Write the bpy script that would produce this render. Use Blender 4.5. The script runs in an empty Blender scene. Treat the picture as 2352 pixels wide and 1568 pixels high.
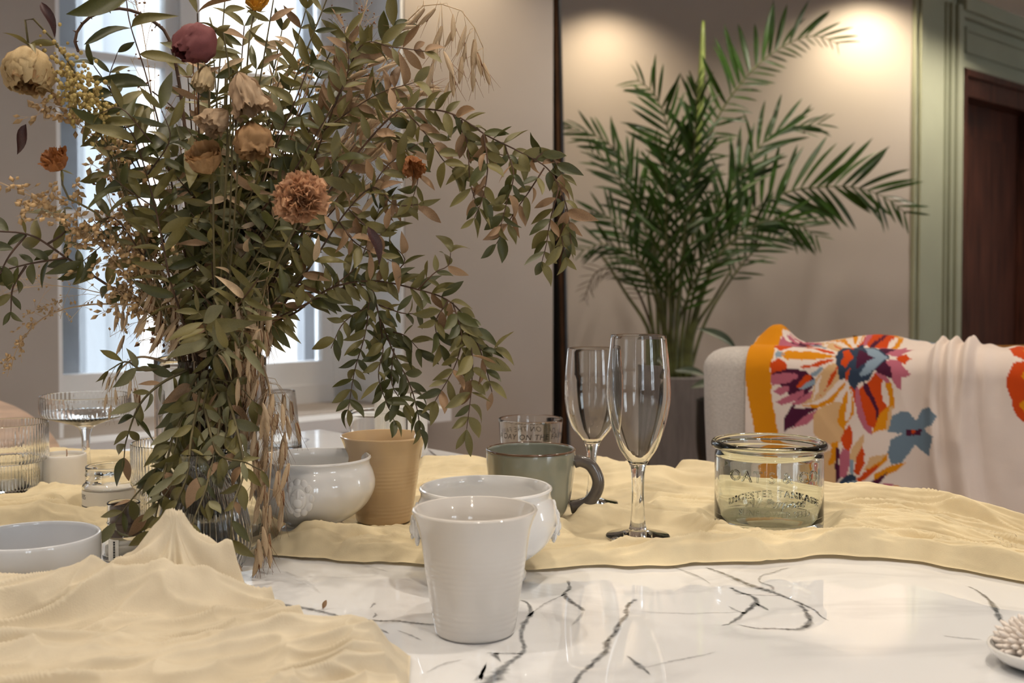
import bpy, math, random
import numpy as np
from mathutils import Vector, Matrix

random.seed(11)
np.random.seed(11)
SC = bpy.context.scene
COL = SC.collection

# ------------------------------------------------------------------ camera
F, HY, CAMZ, TZ = 2550.0, 640.0, 1.004, 0.75      # focal length and horizon in the 2352x1568 frame
PITCH = math.radians(1.5)
PPY = HY + F * math.tan(PITCH)
cam_d = bpy.data.cameras.new('camera')
cam = bpy.data.objects.new('camera', cam_d)
COL.objects.link(cam)
cam.location = (0, 0, CAMZ)
cam.rotation_euler = (math.pi / 2 - PITCH, 0, 0)
cam_d.sensor_width = 36
cam_d.lens = F / 2352 * 36
cam_d.shift_y = -(784 - PPY) / 2352
cam_d.clip_start = 0.02
cam_d.dof.use_dof = True
cam_d.dof.focus_distance = 1.04
cam_d.dof.aperture_fstop = 9.0
SC.camera = cam

# ------------------------------------------------------------------ world, daylight, exposure
SC.view_settings.view_transform = 'Standard'
SC.view_settings.look = 'None'
SC.view_settings.gamma = 1
SC.view_settings.use_curve_mapping = False
SC.view_settings.exposure = 0.0
SC.cycles.use_light_tree = False
SC.cycles.max_bounces = 8
SC.cycles.diffuse_bounces = 3
SC.cycles.glossy_bounces = 3
SC.cycles.transmission_bounces = 8
SC.cycles.transparent_max_bounces = 8
world = bpy.data.worlds.new('sky')
SC.world = world
world.use_nodes = True
bg = world.node_tree.nodes['Background']
bg.inputs[0].default_value = (0.87, 0.93, 1.0, 1)
bg.inputs[1].default_value = 9.0

def spot(name, loc, target, power, angle, blend=0.6, col=(1, 0.80, 0.56), radius=0.03):
    l = bpy.data.lights.new(name, 'SPOT')
    l.energy, l.spot_size, l.spot_blend, l.color, l.shadow_soft_size = power, math.radians(angle), blend, col, radius
    o = bpy.data.objects.new(name, l)
    COL.objects.link(o)
    o.location = loc
    o.rotation_euler = (Vector(target) - Vector(loc)).to_track_quat('-Z', 'Y').to_euler()
    return o

CEIL = 2.40
# recessed downlights over table and palm; unseen ones added for door and ambient fill
for x, y, p in ((0.45, 0.80, 38), (-0.62, 0.75, 32), (0.95, 1.75, 20), (-0.55, 1.75, 30), (0.10, 0.10, 26), (1.6, 0.7, 20), (-1.5, 0.4, 34), (0.3, -1.4, 50), (2.1, 2.6, 40), (0.80, 4.05, 60), (2.35, 5.0, 95), (2.2, -0.8, 50), (-2.0, -2.4, 50), (4.0, 1.5, 60), (-3.5, -1.5, 50)):
    spot('downlight_and_fill', (x, y, CEIL - 0.02), (x, y, 0), p * 0.92, 140, 0.9, (1, 0.88, 0.74), 0.035)
# wall washers in front of the palm wall and on the window wall
spot('wall_washer', (0.42, 4.93, CEIL - 0.02), (0.42, 5.04, 0.9), 38, 124, 1.0, (1, 0.80, 0.54))
spot('wall_washer', (1.64, 4.95, CEIL - 0.02), (1.64, 5.06, 0.9), 50, 140, 1.0, (1, 0.83, 0.58))
spot('wall_washer', (-0.06, 3.42, CEIL - 0.02), (-0.14, 3.51, 0.9), 34, 124, 1.0, (1, 0.80, 0.54))

# ------------------------------------------------------------------ pixel rays of the photograph -> points in the room
FWD = Vector((0, math.cos(PITCH), -math.sin(PITCH)))
UPV = Vector((0, math.sin(PITCH), math.cos(PITCH)))
EYE = Vector((0, 0, CAMZ))

def ray(x, y):
    return Vector((1, 0, 0)) * ((x - 1176) / F) + UPV * (-(y - PPY) / F) + FWD

def at(x, y, d):                       # point on the ray at distance d in front of the camera
    r = ray(x, y)
    return EYE + r * (d / r.y)

def onz(x, y, z=TZ):                   # point on the ray at height z
    r = ray(x, y)
    return EYE + r * ((z - CAMZ) / r.z)

def onplane(x, y, p0, n):
    r = ray(x, y)
    return EYE + r * ((Vector(p0) - EYE).dot(n) / r.dot(n))

# ------------------------------------------------------------------ object helpers
def tag(o, label=None, cat=None, group=None, kind=None):
    if label: o['label'] = label
    if cat: o['category'] = cat
    if group: o['group'] = group
    if kind: o['kind'] = kind
    return o

def link(name, me, parent=None, loc=None, mat=None):
    o = bpy.data.objects.new(name, me)
    COL.objects.link(o)
    if mat is not None and me is not None and not me.materials:
        me.materials.append(mat)
    if parent is not None:
        o.parent = parent
    if loc is not None:
        o.location = loc
    return o

def empty(name, loc=(0, 0, 0), rz=0):
    o = bpy.data.objects.new(name, None)
    COL.objects.link(o)
    o.location = loc
    o.rotation_euler = (0, 0, rz)
    o.empty_display_size = 0.02
    return o

def mesh(name, v, f, smooth=True, sharp=None):
    me = bpy.data.meshes.new(name)
    me.from_pydata([tuple(p) for p in v], [], f)
    me.validate()
    if smooth:
        me.polygons.foreach_set('use_smooth', [True] * len(me.polygons))
        if sharp:
            me.set_sharp_from_angle(angle=math.radians(sharp))
    me.update()
    return me

class MB:
    """collects simple shapes for one mesh"""
    def __init__(s): s.v, s.f = [], []
    def add(s, v, f):
        n = len(s.v)
        s.v += [Vector(p) for p in v]
        s.f += [tuple(i + n for i in q) for q in f]
        return s
    def box(s, fr, a0, a1, b0, b1, z0, z1, bev=0.0):
        O, A, B = fr
        P = lambda a, b, z: Vector((O[0] + A[0] * a + B[0] * b, O[1] + A[1] * a + B[1] * b, z))
        v = [P(a, b, z) for z in (z0, z1) for b in (b0, b1) for a in (a0, a1)]
        return s.add(v, [(0, 2, 3, 1), (4, 5, 7, 6), (0, 1, 5, 4), (2, 6, 7, 3), (0, 4, 6, 2), (1, 3, 7, 5)])
    def tube(s, pts, rad, seg=6, cap=True, flat=1.0, flatdir=None):
        pts = [Vector(p) for p in pts]
        n = len(pts)
        if not hasattr(rad, '__len__'): rad = [rad] * n
        ref = None
        v, f = [], []
        for i, p in enumerate(pts):
            t = (pts[min(i + 1, n - 1)] - pts[max(i - 1, 0)])
            t = t.normalized() if t.length > 1e-9 else Vector((0, 0, 1))
            if ref is None:
                ref = t.cross(Vector((0.31, 0.9, 0.2)))
                if ref.length < 0.1: ref = t.cross(Vector((1, 0, 0)))
            if flatdir is not None: ref = Vector(flatdir)
            ref = (ref - t * ref.dot(t)).normalized()
            b = t.cross(ref)
            for k in range(seg):
                a = 2 * math.pi * k / seg
                v.append(p + ref * (math.cos(a) * rad[i]) + b * (math.sin(a) * rad[i] * flat))
        for i in range(n - 1):
            for k in range(seg):
                k2 = (k + 1) % seg
                f.append((i * seg + k, i * seg + k2, (i + 1) * seg + k2, (i + 1) * seg + k))
        if cap:
            f.append(tuple(range(seg - 1, -1, -1)))
            f.append(tuple((n - 1) * seg + k for k in range(seg)))
        return s.add(v, f)
    def ball(s, c, r, nu=10, nv=7, rot=None):
        r = Vector(r) if hasattr(r, '__len__') else Vector((r, r, r))
        c = Vector(c)
        v, f = [], []
        for j in range(nv + 1):
            th = math.pi * j / nv
            for i in range(nu):
                ph = 2 * math.pi * i / nu
                p = Vector((r.x * math.sin(th) * math.cos(ph), r.y * math.sin(th) * math.sin(ph), r.z * math.cos(th)))
                v.append(c + (rot @ p if rot is not None else p))
        for j in range(nv):
            for i in range(nu):
                i2 = (i + 1) % nu
                f.append((j * nu + i, (j + 1) * nu + i, (j + 1) * nu + i2, j * nu + i2))
        return s.add(v, f)
    def build(s, name, mat, parent=None, smooth=True, sharp=35, loc=None):
        me = mesh(name, s.v if loc is None else [p - Vector(loc) for p in s.v], s.f, smooth, sharp)
        return link(name, me, parent, loc, mat)

def spline(pts, n):
    """Catmull-Rom through the points, n samples"""
    P = np.array([tuple(p) for p in pts], float)
    if len(P) < 3:
        t = np.linspace(0, 1, n)[:, None]
        return P[0] * (1 - t) + P[-1] * t
    E = np.vstack([2 * P[0] - P[1], P, 2 * P[-1] - P[-2]])
    seg = np.sqrt(((P[1:] - P[:-1]) ** 2).sum(1)); cum = np.concatenate([[0], np.cumsum(seg)])
    u = np.linspace(0, cum[-1], n)
    out = []
    for x in u:
        i = min(np.searchsorted(cum, x, side='right') - 1, len(P) - 2)
        t = (x - cum[i]) / max(cum[i + 1] - cum[i], 1e-9)
        a, b, c, d = E[i], E[i + 1], E[i + 2], E[i + 3]
        out.append(0.5 * ((2 * b) + (c - a) * t + (2 * a - 5 * b + 4 * c - d) * t * t + (3 * b - a - 3 * c + d) * t ** 3))
    return np.array(out)

def lathe(prof, seg=64, rib=None):
    """closed surface of revolution; rib = (count, amplitude, zmin, zmax) flutes the wall"""
    v, f, rows = [], [], []
    for (r, z) in prof:
        if r < 1e-6:
            rows.append([len(v)]); v.append((0, 0, z))
        else:
            row = []
            for k in range(seg):
                a = 2 * math.pi * k / seg
                rr = r
                if rib and rib[2] <= z <= rib[3]:
                    rr = r + rib[1] * math.cos(rib[0] * a)
                row.append(len(v)); v.append((rr * math.cos(a), rr * math.sin(a), z))
            rows.append(row)
    for i in range(len(rows) - 1):
        A, B = rows[i], rows[i + 1]
        if len(A) == 1 and len(B) == 1: continue
        for k in range(seg):
            k2 = (k + 1) % seg
            if len(A) == 1: f.append((A[0], B[k2], B[k]))
            elif len(B) == 1: f.append((A[k], A[k2], B[0]))
            else: f.append((A[k], A[k2], B[k2], B[k]))
    return v, f

def vessel(outer, wall, floor, n=26, lip=True):
    """outer profile (radius, height) bottom to top -> closed profile with an inner wall"""
    o = spline(outer, n)
    top_r, top_h = o[-1]
    prof = [(0, 0)] + [tuple(p) for p in o]
    if lip:
        prof += [(top_r - wall * 0.15, top_h + wall * 0.35), (top_r - wall * 0.5, top_h + wall * 0.5), (top_r - wall * 0.85, top_h + wall * 0.35)]
    inner = [(max(r - wall, 0.001), h) for r, h in o[::-1] if h > floor * 1.15]
    prof += inner
    prof += [(inner[-1][0] * 0.93, floor * 1.02), (inner[-1][0] * 0.6, floor), (0, floor)]
    return prof

# ------------------------------------------------------------------ procedural materials
def srgb(r, g, b):
    c = lambda x: (x / 255 / 12.92) if x / 255 <= 0.04045 else ((x / 255 + 0.055) / 1.055) ** 2.4
    return (c(r), c(g), c(b), 1)

def mat(name, col, rough=0.6, var=0.12, nscale=12, bump=0.0, bscale=200, spec=0.5, rand=0.0, col2=None,
        trans=0.0, sub=0.0, coat=0.0, stretch=None, metallic=0.0, translucent=0.0):
    m = bpy.data.materials.new(name)
    m.use_nodes = True
    nt = m.node_tree; N = nt.nodes; L = nt.links
    b = N['Principled BSDF']
    b.inputs['Roughness'].default_value = rough
    b.inputs['Specular IOR Level'].default_value = spec
    b.inputs['Metallic'].default_value = metallic
    b.inputs['Transmission Weight'].default_value = trans
    if sub:
        b.inputs['Subsurface Weight'].default_value = sub
        b.inputs['Subsurface Radius'].default_value = (0.01, 0.008, 0.006)
    if coat:
        b.inputs['Coat Weight'].default_value = coat
        b.inputs['Coat Roughness'].default_value = 0.09
    tc = N.new('ShaderNodeTexCoord')
    mp = N.new('ShaderNodeMapping')
    L.new(tc.outputs['Object'], mp.inputs['Vector'])
    if stretch: mp.inputs['Scale'].default_value = stretch
    nz = N.new('ShaderNodeTexNoise')
    nz.inputs['Scale'].default_value = nscale
    nz.inputs['Detail'].default_value = 6
    L.new(mp.outputs['Vector'], nz.inputs['Vector'])
    if col2 is None:
        col2 = tuple(max(0, min(1, c * (1 - var * 1.6))) for c in col[:3]) + (1,)
        col1 = tuple(max(0, min(1, c * (1 + var))) for c in col[:3]) + (1,)
    else:
        col1 = col
    mx = N.new('ShaderNodeMix'); mx.data_type = 'RGBA'
    mx.inputs['A'].default_value = col1
    mx.inputs['B'].default_value = col2
    mr = N.new('ShaderNodeMapRange')
    mr.inputs['From Min'].default_value = 0.35; mr.inputs['From Max'].default_value = 0.65
    L.new(nz.outputs['Fac'], mr.inputs['Value'])
    fac = mr.outputs['Result']
    if rand:
        oi = N.new('ShaderNodeObjectInfo')
        ad = N.new('ShaderNodeMath'); ad.operation = 'MULTIPLY_ADD'
        L.new(oi.outputs['Random'], ad.inputs[0]); ad.inputs[1].default_value = rand
        sb = N.new('ShaderNodeMath'); sb.operation = 'MULTIPLY'
        L.new(fac, sb.inputs[0]); sb.inputs[1].default_value = 1 - rand
        L.new(sb.outputs[0], ad.inputs[2])
        fac = ad.outputs[0]
    L.new(fac, mx.inputs['Factor'])
    L.new(mx.outputs['Result'], b.inputs['Base Color'])
    if bump:
        n2 = N.new('ShaderNodeTexNoise'); n2.inputs['Scale'].default_value = bscale; n2.inputs['Detail'].default_value = 4
        L.new(mp.outputs['Vector'], n2.inputs['Vector'])
        bp = N.new('ShaderNodeBump'); bp.inputs['Strength'].default_value = bump; bp.inputs['Distance'].default_value = 0.002
        L.new(n2.outputs['Fac'], bp.inputs['Height'])
        L.new(bp.outputs['Normal'], b.inputs['Normal'])
    if translucent:
        tr = N.new('ShaderNodeBsdfTranslucent')
        L.new(mx.outputs['Result'], tr.inputs['Color'])
        ms = N.new('ShaderNodeMixShader'); ms.inputs[0].default_value = translucent
        L.new(b.outputs[0], ms.inputs[1]); L.new(tr.outputs[0], ms.inputs[2])
        L.new(ms.outputs[0], N['Material Output'].inputs['Surface'])
    return m

def glass(name, tint=(0.985, 0.99, 0.985, 1), rough=0.0, ior=1.45):
    m = bpy.data.materials.new(name)
    m.use_nodes = True
    nt = m.node_tree
    b = nt.nodes['Principled BSDF']
    b.inputs['Base Color'].default_value = tint
    b.inputs['Roughness'].default_value = rough
    b.inputs['IOR'].default_value = ior
    b.inputs['Transmission Weight'].default_value = 1
    # faint smears on the glass
    tc = nt.nodes.new('ShaderNodeTexCoord'); nz = nt.nodes.new('ShaderNodeTexNoise')
    nz.inputs['Scale'].default_value = 30
    nt.links.new(tc.outputs['Object'], nz.inputs['Vector'])
    mr = nt.nodes.new('ShaderNodeMapRange')
    mr.inputs['To Min'].default_value = rough; mr.inputs['To Max'].default_value = rough + 0.02
    nt.links.new(nz.outputs['Fac'], mr.inputs['Value'])
    nt.links.new(mr.outputs['Result'], b.inputs['Roughness'])
    return m

def pane_mat(name):
    m = bpy.data.materials.new(name); m.use_nodes = True
    nt = m.node_tree; N = nt.nodes; L = nt.links
    N.remove(N['Principled BSDF'])
    t = N.new('ShaderNodeBsdfTransparent'); t.inputs[0].default_value = (0.95, 0.97, 0.98, 1)
    g = N.new('ShaderNodeBsdfGlossy'); g.inputs['Roughness'].default_value = 0.0
    fr = N.new('ShaderNodeFresnel'); fr.inputs[0].default_value = 1.45
    ms = N.new('ShaderNodeMixShader')
    L.new(fr.outputs[0], ms.inputs[0]); L.new(t.outputs[0], ms.inputs[1]); L.new(g.outputs[0], ms.inputs[2])
    L.new(ms.outputs[0], N['Material Output'].inputs['Surface'])
    return m

def attr_mat(name, rough=0.8, bump=0.25, bscale=900):
    """fabric whose printed colour is stored on the mesh"""
    m = mat(name, (0.8, 0.8, 0.8, 1), rough, 0.04, 60, bump, bscale, 0.2)
    nt = m.node_tree; N = nt.nodes; L = nt.links
    at_ = N.new('ShaderNodeAttribute'); at_.attribute_name = 'print'
    mx = [n for n in N if n.type == 'MIX'][0]
    mul = N.new('ShaderNodeMix'); mul.data_type = 'RGBA'; mul.blend_type = 'MULTIPLY'
    mul.inputs['Factor'].default_value = 0.15
    L.new(at_.outputs['Color'], mul.inputs['A']); L.new(mx.outputs['Result'], mul.inputs['B'])
    L.new(mul.outputs['Result'], N['Principled BSDF'].inputs['Base Color'])
    return m

M = {}
M['wall'] = mat('wall_paint', (0.455, 0.41, 0.37, 1), 0.85, 0.02, 3, 0.05, 300, 0.2)
M['white'] = mat('white_paint', (0.84, 0.855, 0.875, 1), 0.45, 0.02, 6)
M['green'] = mat('green_paint', (0.30, 0.315, 0.225, 1), 0.5, 0.03, 4)
M['door'] = mat('dark_door_wood', (0.075, 0.026, 0.016, 1), 0.35, 0.35, 6, 0.1, 60, 0.5, stretch=(6, 6, 0.5))
M['ceiling'] = mat('ceiling_paint', (0.80, 0.76, 0.72, 1), 0.9, 0.02, 3)
M['floor'] = mat('floor_wood', (0.22, 0.12, 0.065, 1), 0.4, 0.3, 4, 0.1, 40, stretch=(1, 8, 1))
M['base'] = mat('baseboard_paint', (0.20, 0.165, 0.14, 1), 0.6, 0.03, 4)
M['facade'] = mat('facade_render', (0.185, 0.195, 0.205, 1), 0.9, 0.03, 2)
M['greyframe'] = mat('outer_frame_grey', (0.33, 0.34, 0.36, 1), 0.5, 0.08, 8)
M['pane'] = pane_mat('window_glass')
M['black'] = mat('black_lacquer', (0.010, 0.009, 0.009, 1), 0.45, 0.2, 10)
M['bronze'] = mat('brown_edge', (0.10, 0.05, 0.025, 1), 0.5, 0.2, 10)
M['mirror'] = mat('mirror_silver', (0.9, 0.9, 0.9, 1), 0.02, 0.01, 2, metallic=1.0)
M['concrete'] = mat('grey_planter', (0.185, 0.17, 0.165, 1), 0.8, 0.10, 14, 0.15, 120, 0.3, stretch=(6, 6, 0.6))
M['soil'] = mat('soil', (0.03, 0.02, 0.012, 1), 0.95, 0.4, 90, 0.8, 150)
M['porcelain'] = mat('white_porcelain', (0.80, 0.79, 0.77, 1), 0.06, 0.015, 10, coat=0.6)
M['offwhite'] = mat('off_white_stoneware', (0.67, 0.635, 0.59, 1), 0.07, 0.03, 14, coat=0.5)
M['greybowl'] = mat('pale_grey_stoneware', (0.64, 0.655, 0.68, 1), 0.07, 0.03, 14, coat=0.5)
M['tan'] = mat('tan_stoneware', (0.56, 0.39, 0.215, 1), 0.08, 0.06, 16, coat=0.4)
M['clearglass'] = glass('clear_glass')
M['greenglass'] = glass('greenish_glass', (0.93, 0.965, 0.93, 1))
M['gauze'] = mat('cream_gauze', (0.84, 0.715, 0.47, 1), 0.85, 0.05, 30, 0.12, 900, 0.15, translucent=0.15)
M['gauze_pale'] = mat('pale_gauze', (0.73, 0.64, 0.48, 1), 0.85, 0.05, 30, 0.12, 900, 0.15, translucent=0.15)
M['linen'] = mat('beige_linen', (0.60, 0.555, 0.51, 1), 0.9, 0.10, 250, 0.5, 420, 0.2, stretch=(1, 1, 3))
M['rust'] = mat('rust_velvet', (0.30, 0.13, 0.03, 1), 0.9, 0.15, 60, 0.5, 300, 0.2)
M['wood'] = mat('pale_wood', (0.70, 0.52, 0.39, 1), 0.45, 0.16, 5, 0.05, 40, stretch=(2, 2, 14))
M['print'] = mat('black_print', (0.012, 0.012, 0.012, 1), 0.5, 0.1, 20)
M['paper'] = mat('white_label_paper', (0.78, 0.75, 0.68, 1), 0.8, 0.03, 40)
M['wax'] = mat('candle_wax', (0.80, 0.74, 0.62, 1), 0.5, 0.05, 20, sub=0.2)

# ================================================================== the room
A2, B2 = Vector((0.745, 0.667)), Vector((-0.667, 0.745))
_w = at(109, 900, 2.78)
W0 = (_w.x, _w.y)
WF = (W0, A2, B2)                        # frame of the window wall: along it, out of the room, up

def s_at(px, off=0.0):                   # where the column px of the photo meets the wall plane shifted outward by off
    k = (px - 1176) / F
    ox, oy = W0[0] + B2.x * off, W0[1] + B2.y * off
    return (k * oy - ox) / (A2.x - k * A2.y)

def struct(name, mb, m, parent=None, sharp=30):
    o = mb.build(name, m, parent, True, sharp)
    if parent is None:
        o['kind'] = 'structure'
    return o

S_END = s_at(1270)
WIN_L, WIN_R = s_at(133), s_at(930)
WW = WIN_R - WIN_L
SILL, WTOP = 0.60, 2.22
wins = [WIN_L, WIN_L - 2.3, WIN_L - 4.6]
mb = MB()
T = 0.42
edges = sorted([(w, w + WW) for w in wins])
prev = -6.5
for a, b in edges:
    mb.box(WF, prev, a, 0, T, 0, CEIL)
    mb.box(WF, a, b, 0, T, 0, SILL)
    mb.box(WF, a, b, 0, T, WTOP, CEIL)
    prev = b
mb.box(WF, prev, S_END, 0, T, 0, CEIL)
struct('wall_window', mb, M['wall'])

def build_window(n, w0):
    d = 0.27                                            # depth of the reveal
    root = empty('window_%d' % n, (W0[0] + A2.x * w0, W0[1] + A2.y * w0, SILL))
    root['kind'] = 'structure'
    base = Vector(root.location)
    def put(name, boxes, m, par=root, sharp=30):
        q = MB()
        for b in boxes: q.box(WF, *b)
        o = q.build(name, m, None, True, sharp)
        o.data.transform(Matrix.Translation(-base))
        o.parent = par
        return o
    a, b = w0, w0 + WW
    put('reveal_lining', [(a, a + 0.012, 0.004, d + 0.02, SILL, WTOP), (b - 0.012, b, 0.004, d + 0.02, SILL, WTOP), (a, b, 0.004, d + 0.02, WTOP - 0.012, WTOP)], M['white'])
    put('window_sill', [(a - 0.06, b + 0.10, -0.11, d, SILL - 0.045, SILL - 0.002)], M['white'])
    dm0, dm1 = s_at(407, d) - WIN_L, s_at(462, d) - WIN_L
    r0, r1 = s_at(728, d) - WIN_L, s_at(766, d) - WIN_L
    zb = 0.735
    put('window_frame', [(a + 0.012, a + 0.045, d, d + 0.08, SILL, WTOP), (a + r1 + 0.0, b - 0.012, d, d + 0.08, SILL, WTOP),
                         (a + 0.012, b - 0.012, d, d + 0.08, SILL, SILL + 0.06), (a + 0.012, b - 0.012, d, d + 0.08, WTOP - 0.06, WTOP),
                         (a + dm0 + 0.012, a + dm1 - 0.012, d - 0.012, d + 0.08, SILL, WTOP)], M['white'])
    for (p, q) in ((a + 0.045, a + dm0 + 0.012), (a + dm1 - 0.012, a + r1)):
        wl = 0.012 if p < a + 0.1 else 0.02
        st = put('sash', [(p, p + wl, d + 0.01, d + 0.055, SILL + 0.05, WTOP - 0.05), (q - 0.038, q, d + 0.01, d + 0.055, SILL + 0.05, WTOP - 0.05),
                          (p, q, d + 0.008, d + 0.055, SILL + 0.05, zb), (p, q, d + 0.01, d + 0.055, WTOP - 0.10, WTOP - 0.05)], M['white'])
        for zz in (1.185, 1.635, 2.0):
            put('glazing_bar', [(p + 0.01, q - 0.01, d + 0.014, d + 0.05, zz - 0.011, zz + 0.011)], M['white'], st)
        put('pane', [(p + 0.005, q - 0.02, d + 0.030, d + 0.034, zb - 0.01, WTOP - 0.09)], M['pane'], st)
    # grey outer casement standing behind the white one
    oc = d + 0.19
    ol, orr = s_at(181, oc) - WIN_L, s_at(699, oc) - WIN_L
    put('outer_casement', [(a - 0.12, a + ol, oc, oc + 0.05, SILL, WTOP), (a + orr, b + 0.02, oc, oc + 0.05, SILL, WTOP),
                           (a - 0.1, b, oc, oc + 0.05, SILL - 0.02, SILL + 0.10), (a - 0.1, b, oc, oc + 0.05, WTOP - 0.06, WTOP)], M['greyframe'])
for n, w in enumerate(wins):
    build_window(n + 1, w)

# house front across the yard, seen through the panes
hf = empty('facade', (W0[0] + B2.x * 5, W0[1] + B2.y * 5, -3))
q = MB().box(WF, -9, 9, 4.6, 5.0, -3, 3.4)
fo = q.build('facade_wall', M['facade'], None, True, 30); fo.data.transform(Matrix.Translation(-Vector(hf.location))); fo.parent = hf
for s in np.arange(-5, 7, 0.62):
    q = MB().box(WF, s, s + 0.13, 4.52, 4.62, -3, 3.4)
    o = q.build('pilaster', M['facade'], None, True, 30); o.data.transform(Matrix.Translation(-Vector(hf.location))); o.parent = hf
hf['kind'] = 'structure'
q = MB().box(WF, -9, 9, T, 5.0, -3.2, -3.0); struct('ground_yard', q, M['facade'])

# floor, ceiling and the far walls
P1 = Vector(W0) - A2 * 6.5
P2 = P1 - B2 * 6.0
P3 = P2 + A2 * 13.5
BY = 5.20                                               # the palm wall
XR = at(2090, 640, BY).x
E = Vector(W0) + A2 * S_END
DW = (Vector((XR, BY)), Vector((0.72, 0.694)), Vector((-0.694, 0.72)))   # door wall: recedes to the right
RP = [P1 + B2 * T, P2, P3, Vector((4.7, 8.0)), Vector((XR, BY + 0.2)), Vector((-1.25, BY + 0.2)), E + B2 * T]
RP[0] -= A2 * 0.2; RP[1] += -A2 * 0.2 - B2 * 0.2; RP[2] += A2 * 0.8 - B2 * 0.2
def slab(name, z0, z1, m):
    n = len(RP)
    me = mesh(name, [(p.x, p.y, z) for z in (z0, z1) for p in RP], [tuple(range(n - 1, -1, -1)), tuple(range(n, 2 * n))] + [(k, (k + 1) % n, n + (k + 1) % n, n + k) for k in range(n)], False)
    link(name, me, None, None, m)['kind'] = 'structure'
slab('floor', -0.1, 0.0, M['floor'])
slab('ceiling', CEIL, CEIL + 0.1, M['ceiling'])
q = MB(); q.box(((0, BY), (1, 0), (0, 1)), -1.3, XR, 0, 0.2, 0, CEIL); struct('wall_back', q, M['wall'])
q = MB(); q.box((E, A2, B2), -0.4, 0.0, T, 2.6, 0, CEIL); struct('wall_return', q, M['wall'])
q = MB(); q.box(((0, BY), (1, 0), (0, 1)), -1.2, XR - 0.02, -0.018, 0.0, 0, 0.12); struct('baseboard_back', q, M['base'])
q = MB(); q.box((P1, A2, B2), -0.2, 0, -6, T, 0, CEIL); struct('wall_left', q, M['wall'])
q = MB()                                                # wall behind the camera with its two windows
FWN = [(3.5, 4.4), (6.4, 7.3)]
F0, F1 = 0.7, 2.0
pv_ = 0.0
for a_0, a_1 in FWN:
    q.box((P2, A2, B2), pv_, a_0, -0.2, 0, 0, CEIL); q.box((P2, A2, B2), a_0, a_1, -0.2, 0, 0, F0); q.box((P2, A2, B2), a_0, a_1, -0.2, 0, F1, CEIL); pv_ = a_1
q.box((P2, A2, B2), pv_, 13.5, -0.2, 0, 0, CEIL)
struct('wall_front', q, M['wall'])
for n_, (a_0, a_1) in enumerate(FWN):
    mid_ = (a_0 + a_1) / 2
    root = empty('window_%d' % (4 + n_), (P2.x + A2.x * mid_, P2.y + A2.y * mid_, F0)); root['kind'] = 'structure'
    def fput(name, boxes, m):
        qq = MB()
        for bx in boxes: qq.box((P2, A2, B2), *bx)
        o = qq.build(name, m, None, True, 30); o.data.transform(Matrix.Translation(-Vector(root.location))); o.parent = root
    fput('window_frame', [(a_0, a_0 + 0.06, -0.12, -0.05, F0, F1), (a_1 - 0.06, a_1, -0.12, -0.05, F0, F1), (mid_ - 0.05, mid_ + 0.05, -0.12, -0.05, F0, F1), (a_0, a_1, -0.12, -0.05, F0, F0 + 0.07), (a_0, a_1, -0.12, -0.05, F1 - 0.07, F1), (a_0, a_1, -0.11, -0.06, 1.36, 1.39)], M['white'])
    fput('pane', [(a_0 + 0.05, a_1 - 0.05, -0.092, -0.088, F0 + 0.06, F1 - 0.06)], M['pane'])
q = MB(); q.box((P3, A2, B2), 0, 0.2, 0, 12, 0, CEIL); struct('wall_right', q, M['wall'])

def k_at(px, off=0.0):
    k = (px - 1176) / F
    o = DW[0] + DW[2] * off
    return (k * o.y - o.x) / (DW[1].x - k * DW[1].y)

DOOR0 = k_at(2197)
DOOR1 = DOOR0 + 1.05
DTOP = 2.05
q = MB()
q.box(DW, 0, DOOR0, 0, 0.2, 0, CEIL); q.box(DW, DOOR0, DOOR1, 0, 0.2, DTOP, CEIL); q.box(DW, DOOR1, 8, 0, 0.2, 0, CEIL)
struct('wall_door', q, M['green'])
# mouldings of the green panelling
q = MB()
for p0, p1, h in ((2091, 2094.5, 0.018), (2098, 2107, 0.03), (2111, 2114, 0.012), (2164, 2167, 0.012), (2172, 2177, 0.022), (2183, 2195, 0.03)):
    q.box(DW, k_at(p0), k_at(p1), -h, 0, 0, CEIL - 0.05)
struct('trim_1', q, M['green'])
q = MB()
k0, k1 = DOOR0 + 0.05, DOOR1 + 0.2
q.box(DW, DOOR0 - 0.02, DOOR1 + 0.3, -0.03, 0, DTOP, DTOP + 0.035)
q.box(DW, DOOR0 - 0.02, DOOR1 + 0.3, -0.045, 0, CEIL - 0.07, CEIL)
q.box(DW, DOOR0 - 0.02, DOOR1 + 0.3, -0.025, 0, CEIL - 0.10, CEIL - 0.07)
for z0, z1 in ((DTOP + 0.085, DTOP + 0.10), (CEIL - 0.155, CEIL - 0.14)):
    q.box(DW, k0, k1, -0.015, 0, z0, z1)
q.box(DW, k0, k0 + 0.015, -0.015, 0, DTOP + 0.085, CEIL - 0.14)
struct('trim_2', q, M['green'])
dr = empty('door_1', (DW[0].x + DW[1].x * DOOR0, DW[0].y + DW[1].y * DOOR0, 0)); dr['kind'] = 'structure'
def dpart(name, boxes, m):
    q = MB()
    for b in boxes: q.box(DW, *b)
    o = q.build(name, m, None, True, 30); o.data.transform(Matrix.Translation(-Vector(dr.location))); o.parent = dr
    return o
dpart('door_frame', [(DOOR0, DOOR0 + 0.035, -0.03, 0.2, 0, DTOP), (DOOR0 + 0.035, DOOR0 + 0.075, -0.012, 0.2, 0, DTOP - 0.035), (DOOR0, DOOR1, -0.03, 0.2, DTOP - 0.035, DTOP),
                     (DOOR0 + 0.035, DOOR1, -0.012, 0.2, DTOP - 0.13, DTOP - 0.035), (DOOR1 - 0.05, DOOR1, -0.03, 0.2, 0, DTOP)], M['door'])
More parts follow.
